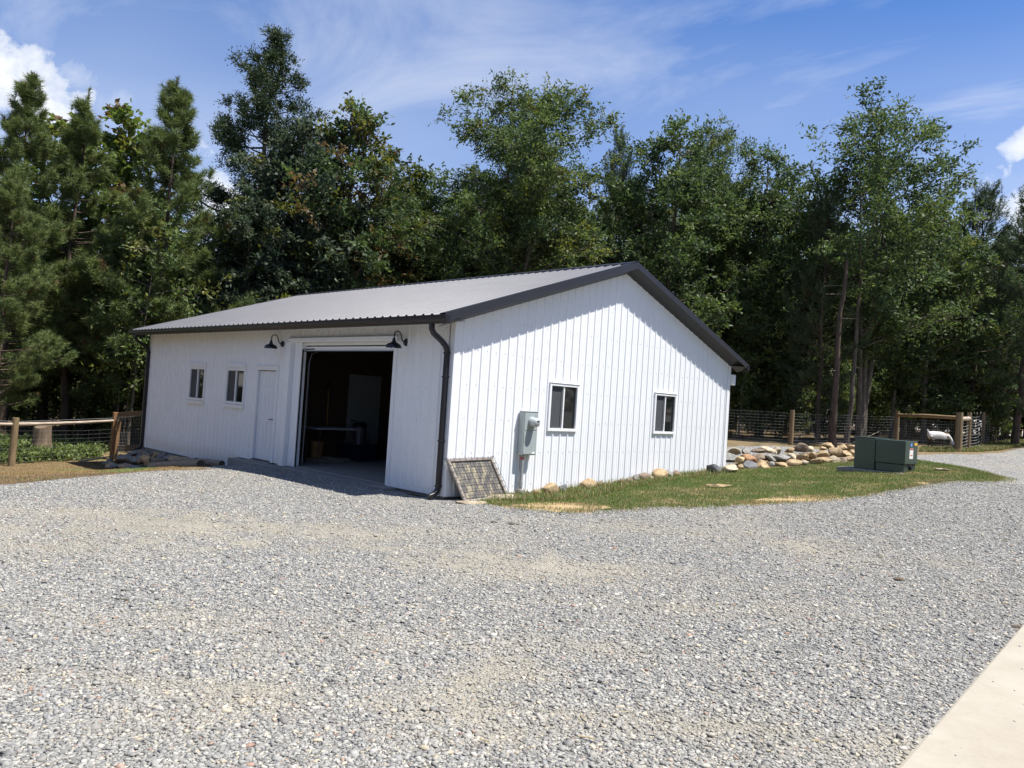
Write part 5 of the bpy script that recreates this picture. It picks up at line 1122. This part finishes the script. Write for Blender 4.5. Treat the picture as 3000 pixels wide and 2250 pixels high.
PR['oak'] = broadleaf(13, 13, [(0,0,.2,.1,1.0),(.1,.1,-.9,.5,.84)], .16, lump((.15,1.7),(.4,2.7),(.65,2.5),(.85,1.7),(1,.6)), 42, 5.2, 9, 8, (.16,.08), [(G1,3),(G3,4),(G2,1.5)], MT['barkgrey'], .15, rise=.5, clr=.6)
PR['brown'] = broadleaf(14, 12.5, [(0,0,.1,.1,1.0)], .14, lump((.12,1.8),(.45,2.4),(.7,1.8),(.88,.9),(1,.25)), 60, 5.4, 8, 8, (.18,.09), [(G1,3),(BR_,2.0),(YG,1.2),(G3,3)], MT['barkgrey'], .15, rise=.55, clr=.55, gaps=.05)
PR['glossy'] = broadleaf(15, 11.5, [(0,0,.2,.1,1.0),(.1,0,.9,.2,.75)], .10, lump((.1,1.4),(.4,2.1),(.7,1.8),(.9,1.1),(1,.35)), 46, 4.8, 8, 8, (.20,.095), [((.060,.080,.046),4),((.042,.062,.034),3),(YG,.25)], MT['barkgrey'], .12, rise=.5, droop=.35, clr=.55)
PR['fill'] = broadleaf(16, 12, [(0,0,.2,-.1,1.0)], .12, lump((.12,1.4),(.4,2.4),(.7,2.1),(1,.5)), 52, 5.2, 8, 8, (.18,.095), [(G1,3),(G3,3),(G2,2),(YG,.5)], MT['barkgrey'], .12, rise=.5, clr=.6)
PR['poplar'] = broadleaf(17, 11, [(0,0,.1,.1,1.0)], .3, lump((.3,1.3),(.6,1.5),(.85,.9),(1,.3)), 26, 3.4, 9, 7, (.20,.16), [((.105,.145,.038),4),(YG,2),(BR_,.25)], MT['barkgrey'], .11, rise=.9, clr=.6)
PR['sapling'] = broadleaf(18, 7.5, [(0,0,.35,.2,1.0)], .30, lump((.3,.9),(.6,1.3),(.9,.7),(1,.2)), 15, 3.4, 6, 7, (.16,.085), [(G1,3),(G2,2),(YG,1.6)], MT['barkgrey'], .045, rise=.3, clr=.6)
PR['shrub'] = broadleaf(19, 3.6, [(0,0,.3,.1,1.0),(.1,.1,-.5,.3,.8),(0,0,.1,-.6,.7)], .15, lump((.1,.6),(.5,1.2),(.8,.9),(1,.3)), 12, 3.6, 7, 7, (.14,.075), [(G1,3),(G2,2),(YG,1.2)], MT['barkgrey'], .03, rise=.3, clr=.5)
PC = ((.095,.128,.046),(.142,.176,.054))
PR['pine'] = pine(21, 11.5, .20, 3.2, .15, whorl=.38, dens=1.75, tuft=46, nl=.24, nw=.018, cols=PC, conic=1.12)
PR['pine2'] = pine(22, 11.5, .20, 2.9, .14, whorl=.38, dens=1.75, tuft=46, nl=.24, nw=.018, cols=PC, conic=1.10)
PR['pineback'] = pine(23, 12, .30, 2.2, .15, whorl=.7, tuft=40, nl=.22, nw=.018, dens=1.1, cols=PC)
PR['scrub'] = pine(24, 11, .14, 2.3, .13, whorl=.32, tuft=36, nl=.12, nw=.014, cols=((.048,.076,.038),(.074,.100,.040)), dens=2.0, conic=.62, crook=.10, upsw=.75)
PR['cedar'] = cedar(25, 15, 4.3)
PH = dict(willow=15.5, tall=15.5, oak=13, brown=12.5, glossy=11.5, fill=12, poplar=11, sapling=7.5, shrub=3.6, pine=11.5, pine2=11.5, pineback=12, scrub=11, cedar=15)
def plant(kind, x, y, H, name, label, cat='tree', group=None, rot=None, wide=1.0, rg=random.Random(5)):
    t = thing(name, label, cat, (x, y, gz(x,y)-.03), group); s = H/PH[kind]
    t.scale = (s*wide, s*wide, s); t.rotation_euler = (0, 0, rg.uniform(0,6.28) if rot is None else rot)
    for nm, me in zip(('crown','trunk'), PR[kind]):
        o = bpy.data.objects.new(nm, me); COL.objects.link(o); o.parent = t
    return t
def by_top(kind, px, py, D, name, label, wide=1.0, rot=None, group=None):
    """tree whose top stands at pixel px,py at depth D"""
    p = atd(px, py, D); g = gz(p[0], p[1]); return plant(kind, p[0], p[1], p[2]-g, name, label, group=group, wide=wide, rot=rot)
by_top('pine', 78, 235, 27, 'pine_tree', 'leftmost pine with long candles and low boughs over the post fence', .95, .4)
by_top('pine2', 60, 500, 21.5, 'pine_tree', 'smaller pine in front at the left edge with drooping bright tufts', 1.0, 1.4)
by_top('pine2', 275, 300, 29, 'pine_tree', 'middle pine of the left group with twin candle tops', 1.0, 2.2)
by_top('pine', 525, 265, 28, 'pine_tree', 'pine with pointed blue green top left of the tall cedar', 1.05, 3.9)
by_top('pine', 395, 640, 29, 'pine_tree', 'low young pine in front of the left pines', 1.2, 5.0)
by_top('poplar', 195, 375, 32, 'poplar_tree', 'yellow green large leaved poplar between the two left pines', 1.3, .3)
by_top('poplar', 400, 365, 32, 'poplar_tree', 'yellow green poplar with brown leaves left of the pointed pine', 1.2, 1.9)
by_top('cedar', 802, 95, 34, 'cedar_tree', 'tall dark cedar with ragged layered boughs above the barn roof', 1.0, 1.1)
by_top('glossy', 880, 330, 31, 'broadleaf_tree', 'grey green drooping leaved tree in front of the tall cedar', 1.05, .9)
by_top('glossy', 760, 560, 29, 'broadleaf_tree', 'lower grey green tree against the cedar foot behind the barn', 1.1, 2.9)
by_top('brown', 1060, 298, 32, 'oak_tree', 'pointed oak with browning leaves between cedar and big willow oak', 1.12, 2.0)
by_top('fill', 1205, 480, 36, 'broadleaf_tree', 'dark low tree in the dip right of the browning oak', 1.15, 4.0)
by_top('willow', 1515, 205, 35, 'oak_tree', 'big willow oak with forked pale trunks behind the barn ridge', 1.12, .0)
by_top('scrub', 1822, 400, 37, 'pine_tree', 'thin young pine top showing between two oaks behind the ridge', .55, .7)
by_top('oak', 1975, 355, 34, 'oak_tree', 'full green oak just right of the barn ridge', 1.12, .5)
by_top('willow', 2110, 355, 38, 'oak_tree', 'feathery topped oak behind the full green oak', .85, 2.6)
by_top('oak', 2275, 440, 35, 'oak_tree', 'rounded oak left of the tallest tree on the right', 1.05, 3.3)
by_top('tall', 2575, 275, 32, 'oak_tree', 'tallest loose crowned tree on the right above the green cabinet', 1.12, 1.3)
by_top('scrub', 2440, 560, 31, 'pine_tree', 'slim scrub pine standing before the tallest right tree', .85, 2.5)
by_top('fill', 2740, 610, 34, 'broadleaf_tree', 'yellowish broadleaf tree beside the tallest right tree', 1.1, 5.1)
by_top('scrub', 2885, 560, 35, 'pine_tree', 'scrub pine with bare twigged tip above the fence corner', 1.05, 3.1)
by_top('scrub', 3010, 640, 33, 'pine_tree', 'dense scrub pine at the right edge behind the wire fence', 1.2, 4.4)
by_top('scrub', 3090, 500, 40, 'pine_tree', 'scrub pine beyond the right edge behind the wire fence', 1.2, .4)
# pair of bare trunks standing behind the rear fence, foliage only far up
def bare_trunk(px, py, D, r0, H, lean, label, seed, bark):
    r = np.random.default_rng(seed); p = atd(px, py, D); z = gz(p[0],p[1]); t = thing('bare_tree', label, 'tree', (p[0],p[1],z))
    mb = MB(); n = 12; s = np.linspace(0,1,n); P = np.c_[p[0]+lean*s+np.cumsum(r.normal(0,.025,n)), p[1]+np.cumsum(r.normal(0,.025,n)), z-.2+s*H]; mb.tube(P, r0*(1-.55*s)*(1+.35*np.exp(-s*22)), 10, cap=False); mb.build('trunk', bark, t, smooth=True)
    for k in range(5):
        q = r.uniform(.2,.95); c = np.array([np.interp(q,s,P[:,j]) for j in range(3)]); a = r.uniform(0,6.28); l = r.uniform(.4,1.3); b = MB()
        b.tube([c, c+np.array([math.cos(a)*l*.5,math.sin(a)*l*.5,-.05*l]), c+np.array([math.cos(a+.3)*l,math.sin(a+.3)*l,-.3*l+.2*r.random()])],[.012,.007,.003],4,cap=False); b.build('dead_branch', MT['dead'], t)
bare_trunk(2437, 1292, 28.4, .135, 7.2, .22, 'straight brown pine trunk behind the rear wire fence', 3, MT['barkpine'])
bare_trunk(2480, 1288, 30.0, .11, 7.2, .3, 'paler slim trunk just right of the straight brown one', 4, MT['barkgrey'])
bare_trunk(2612, 1290, 34.0, .09, 6.5, .15, 'thin trunk behind the left post of the railed fence panel', 5, MT['barkgrey'])
bare_trunk(2640, 1285, 36.0, .14, 7, .5, 'leaning grey trunk behind the railed fence panel', 6, MT['barkgrey'])
bare_trunk(2942, 1282, 40.0, .17, 6.0, .0, 'dark thick trunk behind the wire fence at the right', 7, MT['barkpine'])
bare_trunk(240, 1290, 30.0, .19, 7.0, .1, 'thick dark trunk among the left pines behind the gate post', 8, MT['barkpine'])
# the wood behind: rows of trees, and thin stems lower down
rb = random.Random(77)
def skyline(px):
    return float(np.interp(px, [-400,0,150,420,620,700,900,1180,1300,1830,2000,2330,2450,2800,3000,3400],[520,560,560,620,640,560,560,560,470,520,480,560,560,660,680,640]))
for i in range(58):
    px = -380+3760*(i+.5+rb.uniform(-.4,.4))/58*1.0; D = rb.choice([39,43,48,54,60])+rb.uniform(-2,2)
    if px < 700: D -= 6
    py = skyline(px)+rb.uniform(0,130); kind = rb.choice(['fill','oak','brown','glossy','pineback','oak','fill','scrub','willow'])
    if px < 650: kind = rb.choice(['pineback','pine2','fill','scrub','oak'])
    by_top(kind, px, py, D, 'background_tree', 'one of the dark trees filling the wood behind the front row', rb.uniform(1.0,1.3), None, 'trees filling the wood behind')
for i in range(70):
    px = rb.uniform(-250,450) if i < 24 else rb.uniform(1900,3250); D = rb.uniform(32,48) if px > 700 else rb.uniform(25,40)
    p = atd(px, 1200, D); plant('sapling', p[0], p[1], rb.uniform(5,8.5), 'sapling', 'one of the thin stemmed saplings standing in the shade of the wood', 'sapling', 'saplings in the shade of the wood', None, rb.uniform(.8,1.2))
for i in range(46):
    px = rb.uniform(-250,430) if i < 14 else rb.uniform(2050,3200); D = rb.uniform(33,52) if px > 700 else rb.uniform(28,44)
    p = atd(px, 1200, D); plant('shrub', p[0], p[1], rb.uniform(1.8,4.2), 'understory_shrub', 'one of the leafy shrubs growing under the trees of the wood', 'shrub', 'shrubs under the trees', None, rb.uniform(.9,1.4))

# ------------------------------------------------------------------ unseen trees out of frame, added to cut sky fill and show in windows
def unseen_wood():
    c, t = PR['fill']; n = len(c.vertices); V = np.empty(n*3, np.float32); c.vertices.foreach_get('co', V); V = V.reshape(-1,3)
    m = len(c.polygons); F_ = np.empty(m*4, np.int32); c.loops.foreach_get('vertex_index', F_); F_ = F_.reshape(-1,4); C = np.empty(n*4, np.float32); c.color_attributes['col'].data.foreach_get('color', C); C = C.reshape(-1,4)[:,:3]
    r = np.random.default_rng(90); AV, AF, AC = [], [], []; b = 0
    for i in range(34):
        q = (i+r.uniform(-.3,.3))/14; x = -34+62*q; y = -22-16*math.sin(q*PI)+r.uniform(-2,2)
        if i >= 15: x, y = 37+r.uniform(-3,3), -16+5.2*(i-15)
        if i >= 25: x, y = 37-2.5*(i-25), 35+3.4*(i-25)
        a = r.uniform(0,6.28); sc = r.uniform(.95,1.3); R2 = np.array([[math.cos(a),-math.sin(a),0],[math.sin(a),math.cos(a),0],[0,0,1]])*sc
        AV.append(V@R2.T*np.array([1.35,1.35,1])+np.array([x,y,gz(x,y)-1.2])); AF.append(F_+b); AC.append(C); b += n
    o = npmesh('unseen_wood', np.concatenate(AV), np.concatenate(AF), MT['leaf'], np.concatenate(AC)); tag(o, 'unseen wood added round the yard to cut sky light', None, None, 'stuff')
unseen_wood()
